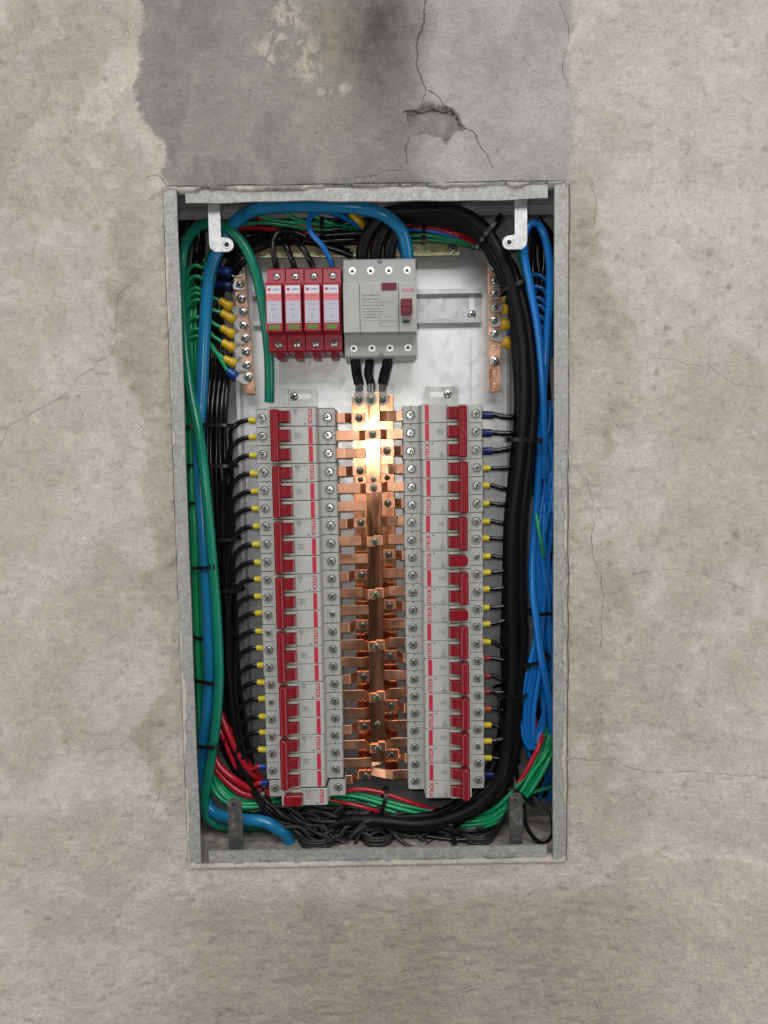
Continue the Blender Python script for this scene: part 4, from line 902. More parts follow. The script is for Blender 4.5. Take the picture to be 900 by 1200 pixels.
# --- heavy black feeders from the residual current device round the right side to the bottom
tops = [(425, 12), (440, 5), (455, -2)]
feeder_lab = ['thick black cable leaving the leftmost top terminal of the grey residual current device', 'thick black cable leaving the second top terminal of the grey residual current device', 'thick black cable leaving the third top terminal, nearest the blue cable']
offs = [(-6, 30), (4, 42), (-2, 54)]
for k in range(3):
    x0 = (424, 440, 456)[k]; lift = (0, 3, 8)[k]
    ox, oy = [(0, 34), (9, 42), (-6, 50)][k]
    mid = [(x0, 312, 52), (x0 + 1, 290, 44), (x0 + 9, 270, 38), (x0 + 28 - k * 5, 254 - (2 - k) * 2, 34 + k * 8), (490, 247 + k * 5, oy), (525, 246 + k * 7, oy), (552, 255 + k * 7, oy), (573 - k * 2, 275 + k * 3, oy), (592 + ox * .5, 312, oy), (604 + ox * .7, 350, oy), (612 + ox, 400, oy), (614 + ox, 470, oy), (610 + ox, 540, oy), (603 + ox, 610, oy), (600 + ox * 1.2, 690, oy + 2), (599 + ox * 1.2, 760, oy + 4), (600 + ox, 820, oy + 4), (597 + ox, 870, oy + 4), (585 + ox, 912, oy), (562 + ox, 940, oy - 2), (530, 958 + k * 4, oy - 2), (490, 966 + k * 4, oy), (445, 962 + k * 5, oy + 4), (405, 962 + k * 5, oy + 8), (380, 975 + k * 3, 50), (372, 1000, 48)]
    mid = mid[:8] + [(x + rnd.uniform(-2.2, 2.2), y, d + rnd.uniform(-2, 2)) for x, y, d in mid[8:-3]] + mid[-3:]
    cable('feeder_cable', feeder_lab[k], mid, 6.0, MT['thickblack'])
# further dark cables of the same run
def bundle(name, label, group, path, n, r, mat_, spread, cat='wire', seed=0, px=True, sub=6, flat=1.0, wob=0.35, rvar=0.0, split=None):
    """n separate strands following one path; path points carry an optional spread factor"""
    w = np.array([(P(*p[:3]) if px else p[:3]) for p in path], float); c = spline(w, sub)
    sf = spline(np.array([[(p[3] if len(p) > 3 else 1.0), 0, 0] for p in path]), sub)[:, 0]
    t = np.gradient(c, axis=0); t /= np.linalg.norm(t, axis=1)[:, None]; nn = np.cross(t, (0, 1, 0)); nn /= np.maximum(np.linalg.norm(nn, axis=1), 1e-6)[:, None]
    R_ = random.Random(seed); s_ = np.linspace(0, 1, len(c)); objs = []
    for k in range(n):
        rad = math.sqrt((k + 0.5) / n); a = k * 2.39996 + seed
        u0, v0 = rad * math.cos(a), rad * math.sin(a) * flat
        p1, p2, f1, f2 = R_.uniform(0, 6.28), R_.uniform(0, 6.28), R_.uniform(1.5, 4), R_.uniform(1.5, 4)
        u = u0 + wob * np.sin(f1 * 6.28 * s_ + p1); v = v0 + wob * flat * np.sin(f2 * 6.28 * s_ + p2)
        pts = c + nn * (u * spread * sf)[:, None] + np.array([0, 1, 0]) * (v * spread * sf)[:, None]
        o = MB().tube(pts, r * (1 + R_.uniform(-rvar, rvar)), 8).build(name, [mat_]); tag(o, label, cat, group); objs.append(o)
    return objs
bundle('black_cable', 'black cable tied into the thick bundle on the right side of the enclosure', 'thick black bundle on the right',
       [(470, 262, 66, .8), (500, 256, 62), (535, 258, 62), (560, 272, 62), (582, 300, 62), (602, 345, 64), (611, 400, 64), (613, 470, 64), (609, 540, 62), (601, 610, 60), (597, 690, 60), (597, 760, 60), (597, 820, 60), (593, 868, 58), (577, 908, 52), (550, 938, 46), (515, 955, 44), (470, 960, 46), (430, 958, 52), (400, 968, 56), (378, 990, 55)], 8, 2.9, MT['thickblack'], 7.0, 'cable', 3, flat=1.1, wob=.4)

# --- left: thin green earth wires
gl = [(222, 318, 56, .8), (220, 360, 58), (222, 430, 60), (225, 500, 58), (226, 570, 54), (229.5, 640, 49), (232.5, 708, 47), (235, 765, 47), (237, 822, 49), (240, 870, 53), (249, 910, 58), (262, 932, 54), (285, 942, 54), (317, 941, 56), (350, 938, 64), (385, 933, 66), (420, 936, 62), (463, 948, 56), (495, 955, 54), (530, 962, 52), (568, 960, 48), (593, 947, 44), (616, 923, 42), (634, 895, 44), (645, 870, 56), (648, 845, 70)]
bundle('green_wire', 'thin green wire coming down from the top behind the black wires into the left bundle', 'thin green wires in the left bundle',
       [(330, 262, 66, .5), (285, 276, 74, .5), (252, 296, 84, .6), (232, 325, 84, .7), (222, 370, 66)] + gl[3:], 4, 2.0, MT['green'], 8.5, 'wire', 5, wob=.22)
def gl_strand(k, n, y_start):
    path = [g for g in gl if g[1] > y_start]
    w = np.array([P(*g[:3]) for g in path]); c = spline(w, 6); t = np.gradient(c, axis=0); t /= np.linalg.norm(t, axis=1)[:, None]; nn = np.cross(t, (0, 1, 0)); nn /= np.linalg.norm(nn, axis=1)[:, None]
    rad = math.sqrt((k + .6) / n); a = k * 2.39996 + 1.1; q = np.linspace(0, 1, len(c)); ph = k * 1.7
    pts = c + nn * ((rad * math.cos(a) + .2 * np.sin(q * 15 + ph)) * 6.0)[:, None] + np.array([0, 1, 0]) * ((rad * math.sin(a) + .2 * np.sin(q * 11 + 2 * ph)) * 6.0)[:, None]
    return [tuple(p) for p in pts[::6]]
bundle('green_wire', 'thin green earth wire rising in the lower right corner behind the right lug', 'thin green wires in the lower right corner',
       [(560, 962, 60), (590, 948, 44), (612, 926, 38), (628, 903, 36), (640, 880, 42), (645, 862, 58), (646, 835, 74)], 5, 2.1, MT['green'], 8, 'wire', 9, wob=.15)
cable('green_wire', 'single green wire curving off to the right below the other green wires', [(600, 940, 44), (620, 930, 40), (640, 924, 46), (652, 920, 60)], 2.1, MT['green'], cat='wire')
cable('green_wire', 'short green wire lying across the blue loops on the right', [(628, 602, 44), (631, 618, 38), (634, 634, 38), (637, 652, 44)], 1.9, MT['green'], cat='wire')
cable('green_wire', 'green wire running straight down beside the thick black bundle', [(606, 292, 56), (618, 340, 70), (627, 420, 66), (627, 480, 62), (624, 530, 62), (621, 580, 66)], 1.9, MT['green'], cat='wire')
# red among the green
cable('red_wire', 'red wire running under the green wires along the bottom', [(300, 945, 62), (345, 940, 66), (385, 930, 58), (420, 925, 54), (445, 928, 52), (469, 936, 50), (500, 946, 50), (522, 953, 54)], 2.2, MT['redwire'], cat='wire')
cable('red_wire', 'red wire beside the green wires in the lower right corner', [(596, 938, 46), (606, 921, 38), (620, 898, 34), (631, 876, 36), (636, 862, 46)], 2.6, MT['redwire'], cat='wire')
cable('red_wire', 'red wire showing below the small bottom breaker on the left', [(380, 936, 60), (405, 941, 50), (430, 947, 48), (455, 955, 52)], 1.9, MT['redwire'], cat='wire')
cable('red_wire', 'sliver of red wire inside the blue loop at the lower right', [(622, 820, 66), (626, 838, 58), (629, 855, 58)], 2.2, MT['redwire'], cat='wire')
for lab, pts in (('red sleeved wire, highest of the red ones at the lower left', [(256, 828, 66), (261, 843, 56), (272, 868, 50), (285, 893, 48), (296, 908, 52), (306, 914, 58)]),
                 ('red sleeved wire running steeply between the other two at the lower left', [(254, 842, 64), (259, 858, 54), (270, 885, 50), (279, 903, 50), (290, 912, 56)]),
                 ('red sleeved wire tucked under the highest one at the lower left', [(258, 836, 62), (266, 850, 60), (279, 872, 54), (291, 896, 54), (303, 910, 58)]),
                 ('red sleeved wire lying on top of the lowest one at the lower left', [(246, 872, 60), (256, 896, 50), (273, 912, 46), (294, 924, 48), (318, 926, 58)]),
                 ('red sleeved wire, lowest of the three at the lower left, reaching the column foot', [(246, 880, 62), (252, 899, 54), (267, 917, 50), (288, 931, 48), (312, 931, 54), (330, 926, 62)])):
    cable('red_wire', lab, pts, 3.7 if 'steep' not in lab else 2.2, MT['redwire'], cat='wire')

# --- left: black wires from each breaker pole down the side
R2 = random.Random(21); slots = [(-163.5 + 0.75 * i + R2.uniform(-4, 3), R2.uniform(46, 72)) for i in range(22)] + [(-182 + 4.8 * a + (b % 2) * 2.4, 60 + 6.0 * b) for a in range(5) for b in range(3)]
def ferrule(o, p0, p1, r, mat_, collar=True):
    f = MB(); a, b_ = np.array(p0, float), np.array(p1, float); d_ = (b_ - a)
    f.tube([a, a + d_ * .12, a + d_ * .2, b_], [r, r, r * 0.93, r * 0.9], 10)
    q = f.build('ferrule', mat_); q.parent = o; return q
for i in range(22):
    z = zl(i) - rnd.uniform(0.2, 1.2); sx, sy = slots[i]
    ye = 47
    x0 = XL - 39
    fcol = MT['yellow'] if i < 20 else MT['blug']
    drop = R2.uniform(14, 26)
    z3 = z - drop; lo = -318 if i < 19 else -335
    pts = [(x0 - 7, ye, z), (x0 - 13, ye, z - .3), (x0 - 21, ye, z - 3.5), (x0 - 28, ye, z - 11), (x0 - 31.5 + R2.uniform(-1, 1), (ye + sy) / 2, z3 - 6)]
    zz = z3 - 40
    while zz > lo:
        f = sstep(-230, -330, zz); pts.append((sx + 10 * f + R2.uniform(-1.2, 1.2), sy + R2.uniform(-1, 1), zz)); zz -= 42
    e = R2.uniform(-14, 14)
    if i < 20: pts += [(-138 + (sx + 155) * .5, sy, -345), (-112 + e * .4, sy - 6, -372 + e * .3), (-84 + e, 52 + e * .4, -388), (-72 + e, 50 + e * .5, -404)]
    else: pts = [(x0 - 7, ye, z), (x0 - 13, ye, z - 1), (x0 - 20, ye + 3, z - 5), (x0 - 30, ye + 8, z - 3)]
    wm = MT['black'] if i < 20 else MT['redwire']
    c = spline(pts, 5); w = MB().tube(c, 2.5, 8).build('branch_wire', [wm])
    tag(w, ('black wire with yellow ferrule entering the %s left-hand terminal of the left column' % ORD[i]) if i < 20 else ('red-sleeved wire with blue ferrule at the %s terminal of the left column' % ORD[i]), 'wire', 'wires into the left breaker column')
    ferrule(w, (x0 + .5, ye, z + R2.uniform(-.9, .9)), (x0 - R2.uniform(7.6, 10.0), ye, z), 3.3 + R2.uniform(-.25, .2), fcol)
# extra black wires coming down from the top of the left bundle
for k in range(14):
    sx, sy = slots[22 + k]; e = R2.uniform(-1, 1)
    top = P(330 + 8 * k % 50, 272 + (k * 5) % 14, 60)
    pts = [(top[0] + 60, 62 + (k % 4) * 4, top[2] + 3), top, P(298 + e * 3, 281 + (k % 5) * 3, 62), P(275 + e * 4, 302 + (k % 5) * 4, 66), P(256 + e * 5, 345, 88), (sx + 4, 90, 110), (sx + 2, sy + 6, 60)]
    zz = 10
    while zz > -310:
        f = sstep(-230, -330, zz); pts.append((sx + 10 * f + R2.uniform(-1.5, 1.5), sy + R2.uniform(-1, 1), zz)); zz -= 45
    pts += [(-138 + (sx + 155) * .5, sy, -345), (-112 + e * 7, sy - 4, -374 + e * 5), (-80 + e * 14, 52, -390), (-70 + e * 12, 48, -404)]
    w = MB().tube(spline(pts, 5), 2.35, 8).build('black_wire', [MT['black']])
    tag(w, 'thin black wire in the dense bundle left of the left breaker column', 'wire', 'black wires in the left bundle')
# black slack near the left wall, top
bundle('black_wire', 'black wire looped in the top left corner behind the lug', 'black wires in the top left corner', [(214, 330, 86), (214, 290, 84), (217, 262, 80), (224, 258, 78), (231, 275, 80), (233, 310, 84), (236, 380, 88), (240, 470, 90), (246, 560, 92)], 6, 2.6, MT['black'], 6, 'wire', 8)
# dusty tangle running out of the bottom
bundle('dusty_wire', 'dusty black wire splaying across the bottom towards the floor opening', 'dusty black wires along the bottom',
       [(270, 915, 74, .6), (300, 945, 70), (335, 955, 62), (370, 962, 56), (410, 958, 54), (450, 966, 56), (500, 975, 60), (540, 968, 64), (575, 945, 70)], 16, 2.0, MT['dustblack'], 13, 'wire', 12, wob=.7)
bundle('dusty_wire', 'dusty black wire diving into the left floor opening', 'dusty black wires into the floor opening',
       [(300, 938, 66, 1.2), (325, 950, 58, 1.2), (350, 962, 52), (370, 975, 46), (385, 990, 44, 1.2), (388, 1012, 46)], 16, 1.9, MT['dustblack'], 13, 'wire', 15, wob=.25)
bundle('dusty_wire', 'dusty black wire sweeping in from the right to the floor opening', 'dusty black wires from the lower right',
       [(600, 935, 60, .8), (575, 958, 58), (545, 972, 52), (510, 976, 48), (470, 974, 46), (430, 968, 46), (405, 975, 44), (388, 988, 44)], 12, 2.0, MT['dustblack'], 11, 'wire', 17, wob=.7)
for k, (cx, cy, rx, lab) in enumerate(((372, 984, 21, 'black corrugated conduit mouth in the enclosure floor, left of the middle'), (442, 978, 17, 'black corrugated conduit mouth in the enclosure floor below the busbars'), (560, 978, 18, 'black corrugated conduit mouth in the enclosure floor at the right'))):
    c0 = P(cx, cy, 40); mb = MB(); z0 = BZ0 + 1
    for j in range(5):
        r_ = rx / 1.15 + (1.0 if j % 2 else 0)
        ring = [(c0[0] + r_ * math.cos(a), 44 + r_ * .9 * math.sin(a), z0 + j * 2.1) for a in np.linspace(0, 2 * math.pi, 25)]
        mb.tube(ring, 1.5, 6, caps=False)
    tag(mb.build('conduit', MT['dustblack']), lab, 'conduit')

# --- right: branch wires from the right terminals into the black run
for i in range(22):
    z = zr(i) - rnd.uniform(0, 1.5); x0 = XR + 39; ye = 47
    kind = 'navy' if i < 3 or i == 21 else ('redsleeve' if 14 <= i <= 16 else ('orangesleeve' if i == 17 else 'yellow'))
    big = kind == 'navy'
    tx = P(602 if i < 4 else 592, 600, 58)[0]
    dz = [-3.5, -1.5, 2, 0, -5, -2, -3, -1.5, -3, 1.5, 1.5, 1.5, 4, -10, -3, -7, -1, -2, -6, 3, -2, -9][i]
    L = 12.0 if big else 8.8
    if i == 21: pts = [(x0 + 8, ye, z), (x0 + 16, ye + 2, z - 4), (x0 + 22, ye + 4, z - 12), (x0 + 26, ye + 6, z - 24)]
    else: pts = [(x0 + L - 1, ye, z), (x0 + L + 4, ye, z + dz * .15), (x0 + L + 12, ye - 1, z + dz * .7), (max(tx, x0 + L + 16), ye, z + dz), (tx + 8, ye + 2, z + dz * 1.6 - 6), (tx + 11, ye + 4, z - 26)]
    w = MB().tube(spline(pts, 6), 2.9 if big else 2.3, 8).build('branch_wire', [MT['black']])
    nm = {'navy': 'dark blue', 'redsleeve': 'dark red', 'orangesleeve': 'rust orange', 'yellow': 'yellow'}[kind]
    tag(w, 'black wire with %s sleeve at the %s right-hand terminal of the right column' % (nm, ORD[i]), 'wire', 'wires into the right breaker column')
    ferrule(w, (x0 - .5, ye, z), (x0 + L + rnd.uniform(-1.2, .8), ye, z + dz * .1), 4.5 if big else 3.3, MT[kind])
# black behind the blue loop, right top
bundle('black_wire', 'black wire hanging behind the blue loop in the top right corner', 'black wires in the top right corner', [(628, 258, 80, .6), (636, 280, 84), (636, 330, 88), (636, 400, 90), (638, 480, 92), (640, 580, 94), (642, 700, 94), (640, 800, 94), (636, 880, 92), (632, 930, 84)], 8, 3.0, MT['black'], 9, 'wire', 18)
# --- right: blue neutrals
cable('blue_cable', 'stout blue cable bent over in a tall loop beside the right lug', [(637, 560, 50), (637, 500, 44), (636, 455, 40), (631, 392, 36), (622, 340, 32), (614.5, 300, 28), (614.5, 277, 27), (621, 263, 28), (631, 264, 30), (639, 280, 32), (644, 310, 34), (644, 350, 36), (641, 390, 38), (638, 440, 42), (635, 490, 46), (632, 540, 50), (628, 600, 52), (624, 650, 50), (624, 690, 44), (629, 730, 38), (634, 768, 36), (640, 800, 40), (645, 830, 48), (647, 870, 60)], 3.9, MT['blue'])
Rb = random.Random(5)
loops = [(0, 0), (5, 5), (9, 10), (13, 15), (3, 12), (7, 20), (11, 24), (15, 6), (2, 28)]
for k, (dx, dy) in enumerate(loops):
    e = Rb.uniform(-2, 2)
    pts = [(640 - dx * .3, 480, 66), (637 + e, 530, 60 + dy * .4), (629 + dx * .6, 580, 54 + dy * .4), (625 + dx * .8 + e, 640, 50 + dy * .4), (627 + dx * .7, 700, 48 + dy * .4), (627 + dx * .5, 750, 46 + dy * .4), (617 + dx, 790, 44 + dy * .4), (609.5 + dx * 1.1, 830, 44 + dy * .3), (611 + dx * .95, 855, 44 + dy * .3), (619 + dx * .5, 876 - dy * .7, 46 + dy * .3), (629 + dx * .0, 872 - dy * .7, 50 + dy * .3), (636 + dx * .1, 850 - dy * .4, 56), (638 - dx * .2, 815, 60), (636 - dx * .2, 770, 66), (634 + e, 700, 70), (636, 620, 74)]
    cable('blue_wire', 'blue wire gathered in the long hanging loop at the lower right', pts, 2.5, MT['blue'], 'blue wires in the right hand loop', 'wire', sub=6)
bundle('blue_wire', 'blue wire running down against the right side of the enclosure', 'blue wires against the right side', [(646, 470, 60), (644, 520, 56), (643, 580, 56), (641, 650, 58), (642, 720, 60), (643, 790, 64), (645, 850, 68), (647, 900, 74), (640, 935, 80)], 8, 2.4, MT['blue'], 6.5, 'wire', 31, wob=.7)
cable('blue_wire', 'blue wire sloping away beneath the foot of the hanging loop', [(611, 845, 52), (615, 870, 52), (622, 888, 56), (632, 900, 62), (646, 915, 72)], 2.7, MT['blue'], cat='wire')
for k, y in enumerate((322, 336, 349, 358, 370, 381)):
    pts = [(646, y + 36, 74), (643, y + 14, 70), (636, y + 3, 70), (628, y, 72), (618, y + 2, 74), (604, y + 5, 74), (594, y + 8, 72)]
    cable('blue_wire', 'blue wire bending over to the %s yellow lug of the right-hand copper bar' % ORD[k], pts, 2.4, MT['blue'], 'blue wires to the neutral bar', 'wire')

# --- lugs (parts of their wires): left green and right yellow
def lug_on(o, a, b_, r, mat_, ring_at=None):
    A, B = np.array(P(*a)), np.array(P(*b_)); d_ = B - A
    m_ = MB().tube([A, A + d_ * .1, A + d_ * .45, A + d_ * .55, A + d_ * .95, B], [r * .8, r * .95, r * .9, r * 1.12, r * 1.15, r * .9], 10)
    q = m_.build('lug_sleeve', mat_); q.parent = o
    if ring_at:
        C = np.array(P(*ring_at)); m2 = MB(); dd = C - B; L = np.linalg.norm(dd); u = dd / L; n_ = np.cross(u, (0, 1, 0)); n_ /= np.linalg.norm(n_)
        prof = [B + n_ * 2.4, B - n_ * 2.4] + [C + 5.4 * (math.cos(t_) * -n_ + math.sin(t_) * u) for t_ in np.linspace(-.5, math.pi + .5, 11)]
        vs = [tuple(p) for p in prof] + [tuple(p + np.array([0, 1.0, 0])) for p in prof]; k_ = len(prof)
        m2.add(vs, [tuple(range(k_)), tuple(range(2 * k_ - 1, k_ - 1, -1))] + [(j, (j + 1) % k_, k_ + (j + 1) % k_, k_ + j) for j in range(k_)])
        q2 = m2.build('lug_ring', MT['tin']); q2.parent = o
LE = [((240, 312), (252, 314), (271, 321), 'blug', (280, 318), 309), ((242, 331), (253, 333), (273, 336), 'navy', (281, 334), 322), ((246, 347), (257, 352), (272, 361), 'ylug', (283, 366), 336), ((248, 362), (259, 366), (275, 376), 'ylug', (284, 382), 342),
      ((247, 376), (259, 384), (275, 393), 'ylug', (284, 397), 350), ((248, 392), (260, 401), (275, 409), 'ylug', (285, 413), 370), ((250, 410), (262, 420), (276, 427), 'ylug', (286, 429), 384), ((248, 405), (266, 434), (277, 442), 'blug', (287, 444), 392)]
for k, (w1, a, b_, mt, ring, y0) in enumerate(LE):
    pts = gl_strand(k, 8, 430)[::-1] + [P(*q) for q in ((218 + k % 3 * 2, y0 + 50, 62), (218, y0 + 24, 62), (221, y0 + 8, 60), (229, y0 + 2, 58), (238, y0 + 5, 60), (w1[0], w1[1], 62), (a[0], a[1], 64))]
    o, _ = cable('green_wire', 'green wire crimped in a %s lug, %s on the left-hand copper bar' % ({'blug': 'blue', 'navy': 'dark blue', 'ylug': 'yellow'}[mt], ORD[k] if k < 7 else 'bottom'), pts, 2.15, MT['green'], 'green wires to the earth bar', 'wire', px=False)
    lug_on(o, (a[0], a[1], 64), (b_[0], b_[1], 67), 4.4 if mt == 'ylug' else 4.9, MT[mt], (ring[0], ring[1], 68.6))
for k, (a, b_, ring) in enumerate((((606, 330), (590, 322), (580, 314)), ((606, 342), (590, 334), (580, 330)), ((608, 350), (589, 347), (580, 345)), ((609, 363), (589, 362), (580, 360)), ((609, 381), (587, 380), (580, 377)), ((608, 409), (589, 399), (580, 393)))):
    A = P(a[0] + 14, a[1], 72); o = MB().tube(spline([P(a[0] + 22, a[1] + 14, 76), A, P(a[0] - 2, a[1] - 1, 71)], 5), 2.2, 8).build('lug_wire', [MT['blue']])
    tag(o, 'yellow insulated lug, %s on the right-hand copper bar' % ORD[k], 'cable lug', 'yellow lugs of the neutral bar')
    lug_on(o, (a[0], a[1], 71), (b_[0], b_[1], 68), 5.0, MT['ylug'], (ring[0], ring[1], 68.6))

# --- top: control wires and surge protector tails
tails = [('black', [(324, 318, 52), (322, 305, 46), (319.5, 290, 42), (321, 277, 40), (331, 270, 40), (345, 271, 44), (360, 278, 52), (385, 290, 60), (412, 300, 60)], 'black tail from the leftmost surge protector, arching highest'),
         ('black', [(346, 318, 52), (342, 305, 47), (336, 290, 45), (333, 279, 50), (341, 273, 58), (360, 275, 66), (380, 284, 70), (410, 295, 70)], 'black tail from the second surge protector'),
         ('black', [(368, 318, 52), (362, 303, 47), (354, 290, 46), (350, 285, 50), (356, 282, 56), (372, 286, 58), (395, 293, 60), (414, 299, 62)], 'black tail from the third surge protector, bending right at once')]
for m_, pts, lab in tails: cable('surge_tail', lab, pts, 2.9, MT['black'], cat='wire')
cable('surge_tail', 'thin blue wire looping up from the fourth surge protector', [(390, 318, 52), (386, 303, 44), (377, 287, 38), (366, 275, 36), (361.5, 262, 38), (366, 251, 44), (378, 247, 50), (395, 252, 58), (415, 262, 68), (435, 272, 76)], 2.6, MT['blue'], cat='wire')
cable('surge_tail', 'blue wire showing between the black feeders and the thick blue cable', [(462, 280, 60), (468, 290, 56), (472, 303, 56), (473, 318, 58)], 1.8, MT['blue'], cat='wire')
def tw(lab, col, pts, r=2.0): cable('control_wire', lab, pts, r, MT[col], 'coloured wires across the top of the enclosure', 'wire')
tw('red wire, lower of the two crossing the top from the left', 'redwire', [(268, 274, 62), (280, 268, 58), (300, 267, 56), (325, 269, 56), (350, 272, 58), (385, 277, 62), (420, 283, 68), (450, 284, 72)], 2.4)
tw('green wire just above the lower red wire at the top left', 'green', [(268, 272, 60), (282, 264, 54), (305, 261, 52), (330, 263, 54), (360, 268, 58), (390, 270, 62), (420, 275, 68), (470, 276, 74)])
tw('green wire dipping from the thick blue cable at the top left', 'green', [(300, 246, 50), (305, 253, 52), (320, 258, 54), (345, 261, 56), (375, 263, 60), (400, 268, 66), (430, 278, 72), (470, 282, 78)])
tw('red wire, upper of the two crossing the top from the left', 'redwire', [(295, 248, 52), (304, 256, 54), (320, 262, 55), (345, 264, 57), (370, 267, 60), (400, 274, 66), (425, 282, 72), (460, 288, 78)])
tw('green wire crossing steeply from the upper middle', 'green', [(330, 243, 54), (338, 251, 54), (350, 258, 54), (370, 262, 60), (395, 264, 66), (420, 272, 70)])
tw('green wire under the thin blue loop', 'green', [(362, 249, 56), (375, 256, 58), (392, 263, 60), (410, 266, 64), (440, 270, 72)])
tw('blue wire sloping right under the thick blue cable', 'blue', [(380, 247, 52), (398, 252, 54), (416, 262, 60), (440, 274, 70), (470, 280, 76)], 2.6)
tw('green wire with yellow patch near the black feeders', 'green', [(395, 247, 58), (420, 256, 62), (445, 262, 68), (480, 262, 72), (500, 257, 74)])
tw('red wire to the right of the thick blue cable, upper one', 'redwire', [(450, 268, 66), (475, 263, 60), (495, 264, 58), (520, 269, 58), (545, 277, 58), (560, 284, 64)])
tw('red wire to the right of the thick blue cable, brighter lower one', 'redwire', [(480, 268, 62), (505, 267, 58), (525, 272, 57), (545, 280, 58), (562, 288, 66)], 1.8)
tw('blue wire to the right of the thick blue cable', 'blue', [(450, 273, 68), (478, 269, 62), (500, 270, 60), (520, 274, 60), (540, 281, 62), (560, 288, 68)])
tw('green wire above the red ones at the upper right', 'green', [(500, 256, 60), (512, 259, 56), (530, 264, 56), (550, 273, 58), (566, 284, 66)])
tw('green wire below the blue one at the upper right', 'green', [(450, 279, 70), (480, 276, 64), (505, 276, 62), (525, 280, 62), (545, 283, 62), (562, 288, 68)], 2.3)
tw('green wire lowest of the bunch at the upper right', 'green', [(475, 283, 68), (500, 281, 66), (525, 283, 65), (545, 286, 66), (560, 290, 70)], 1.8)
bundle('black_wire', 'black wire crossing the top of the plate behind the coloured wires', 'black wires across the top', [(262, 300, 76, .7), (285, 276, 74), (320, 272, 72), (370, 270, 74), (420, 266, 76), (470, 262, 78), (520, 264, 78), (560, 280, 76)], 14, 2.4, MT['black'], 10, 'wire', 41)
cable('control_wire', 'stub of yellow green wire end beneath the thick blue cable', [(412, 252, 58), (419, 257, 54), (424, 262, 56), (430, 270, 66)], 3.2, MT['ylug'], cat='wire')

# --- tails below the residual current device with lugs on the busbars
for k, (xa, xm, xb, lab) in enumerate(((416.5, 418, 420.5, 'left'), (433, 431.5, 434.5, 'middle'), (454, 450.5, 448, 'right'))):
    d_end = 58 if k != 1 else 38
    o, c = cable('busbar_tail', 'short black cable from the residual current device to the %s copper busbar' % lab, [(xa, 412, 52), (xa, 424, 50), (xm, 438, (50 + d_end) / 2), (xb, 450, d_end - 2)], 4.9 if k != 1 else 4.2, MT['thickblack'])
    A = np.array(P(xb, 449, d_end - 2)); B = np.array(P(xb, 458, d_end)); C = np.array(P(xb, 468, d_end))
    m_ = MB().tube([A, B], [3.6, 3.4], 12); q = m_.build('lug_barrel', MT['tin']); q.parent = o
    m2 = MB().prism_xz([(C[0] + 6.2 * math.cos(t_), C[2] + 6.4 * math.sin(t_)) for t_ in np.linspace(-math.pi - .6, .6, 14)] + [(C[0] + 3.3, B[2] + 1), (C[0] - 3.3, B[2] + 1)], d_end + .2, d_end + 1.6); q = m2.build('lug_palm', MT['tin']); q.parent = o
    q = inst('bolt', CS[k], (C[0], d_end + .2, C[2]), o)

# ------------------------------------------------------------------ cable ties
def cable_tie(label, px, py, d, halfw, halfd, ang, w=3.0, headside=1):
    """loop round a run of cables; ang = direction of the run in degrees from vertical"""
    c = np.array(P(px, py, d)); a = math.radians(ang); along = np.array([math.sin(a), 0, math.cos(a)]); side = np.array([math.cos(a), 0, -math.sin(a)]); yv = np.array([0, 1.0, 0])
    n = 28; vs = []; fs = []
    for k in range(n):
        th = 2 * math.pi * k / n; ex = 0.75
        cx = math.copysign(abs(math.cos(th)) ** ex, math.cos(th)); sy = math.copysign(abs(math.sin(th)) ** ex, math.sin(th))
        for rr_, al in ((0, -w / 2), (0, w / 2), (1.2, w / 2), (1.2, -w / 2)):
            vs.append(tuple(c + side * cx * (halfw + rr_) + yv * sy * (halfd + rr_) + along * al))
    for k in range(n):
        a0, b0 = k * 4, ((k + 1) % n) * 4
        for j in range(4): fs.append((a0 + j, b0 + j, b0 + (j + 1) % 4, a0 + (j + 1) % 4))
    mb = MB().add(vs, fs)
    o = mb.build('cable_tie', MT['tie']); tag(o, label, 'cable tie', 'black cable ties')
    h = c + side * headside * halfw * .75 - yv * (halfd * .85 + .8); hb = MB(); hv = []
    for s1 in (-2.8, 2.8):
        for s2 in (-2, 2):
            for s3 in (-2.6, 2.6): hv.append(tuple(h + side * s1 + yv * s2 + along * s3))
    hb.add(hv, [(0, 1, 3, 2), (4, 6, 7, 5), (0, 4, 5, 1), (2, 3, 7, 6), (0, 2, 6, 4), (1, 5, 7, 3)]); q = hb.build('head', MT['tie']); q.parent = o
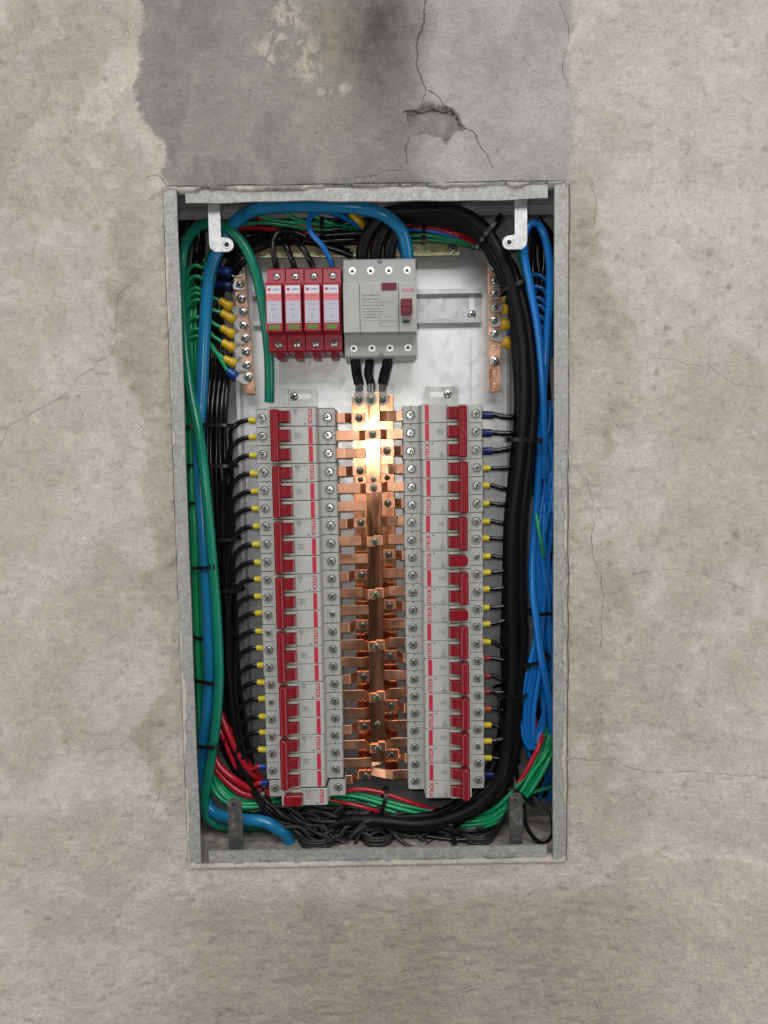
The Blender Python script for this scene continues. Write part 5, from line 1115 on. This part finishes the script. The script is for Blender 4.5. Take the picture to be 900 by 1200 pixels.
for a in (('cable tie round the left green wires, highest of them', 223, 501, 62, 11, 12, -3, 3.4, -1),
          ('cable tie round the left green wires, second from the top', 227, 545, 60, 11, 12, -3, 3.4, -1),
          ('cable tie round the left green wires, third from the top', 228, 589, 58, 11, 12, -3, 3.4, -1),
          ('cable tie across the thick blue and green cables in mid height', 242, 663, 46, 12, 14, -4, 3.2, 1),
          ('cable tie with trailing end low on the left green bundle', 237, 744, 54, 12, 14, 14, 3.6, -1),
          ('cable tie round green and blue cables above the red wires', 245, 794, 48, 15, 17, 8, 3.6, -1),
          ('cable tie just left of the red sleeved wires', 245, 868, 48, 15, 17, 4, 3.6, -1),
          ('cable tie round the left black bundle, level with the breaker tops', 257, 499, 60, 18, 15, 0, 3, -1),
          ('cable tie round the left black bundle beside the second breaker', 258, 546, 60, 18, 15, 0, 3, -1),
          ('cable tie round the left black bundle beside the third breaker', 262, 631, 60, 18, 15, -2, 3, 1),
          ('cable tie round the left black bundle beside the fourth breaker', 266, 690, 60, 18, 15, -3, 3, 1),
          ('cable tie gathering the black arch near the right lug', 573, 272, 42, 17, 16, 130, 3.6, -1),
          ('cable tie round the thick black cables beside the neutral bar', 602, 337, 46, 15, 16, -22, 3.6, 1),
          ('cable tie round the thick black cables at the top of the right column', 613, 516, 48, 17, 20, 3, 3.8, 1),
          ('cable tie round the thick black cables low on the right', 597, 810, 50, 17, 18, 3, 3.4, -1),
          ('cable tie at the top of the blue hanging loop', 636, 716, 52, 14, 14, -4, 3.6, -1),
          ('cable tie round the blue loop where it widens', 627, 773, 50, 15, 12, -14, 3.6, -1),
          ('cable tie round the green wires at the lower right', 610, 927, 42, 14, 12, 40, 4, 1),
          ('cable tie round the green wires under the busbars', 449, 939, 56, 14, 12, 105, 4, 1),
          ('cable tie round the green wires at the foot of the left column', 310, 940, 56, 17, 12, 90, 4, 1),
          ('cable tie round the black run under the right column', 528, 966, 46, 15, 18, 80, 3.6, 1),
          ('cable tie round coloured wires right of the thick blue cable', 496, 272, 60, 12, 9, 92, 4, 1),
          ('cable tie round coloured wires above the surge protectors', 378, 268, 57, 10, 9, 92, 4, 1)):
    cable_tie(*a)
cable('black_wire', 'black wire hanging in a curl in the lower right corner', [(610, 918, 50), (613, 945, 40), (617, 968, 34), (628, 984, 30), (640, 988, 34), (648, 975, 46), (646, 950, 60)], 2.3, MT['black'], cat='wire')
cable('black_wire', 'thin black wire sagging along the floor at the lower right', [(500, 980, 40), (540, 984, 34), (575, 975, 32), (592, 955, 34), (600, 935, 40), (604, 915, 48)], 2.0, MT['black'], cat='wire')
cable('black_wire', 'loose black wire end hooked beside the right column near its foot', [(592, 812, 52), (585, 822, 46), (586, 840, 42), (592, 856, 42), (595, 870, 48)], 2.0, MT['black'], cat='wire')
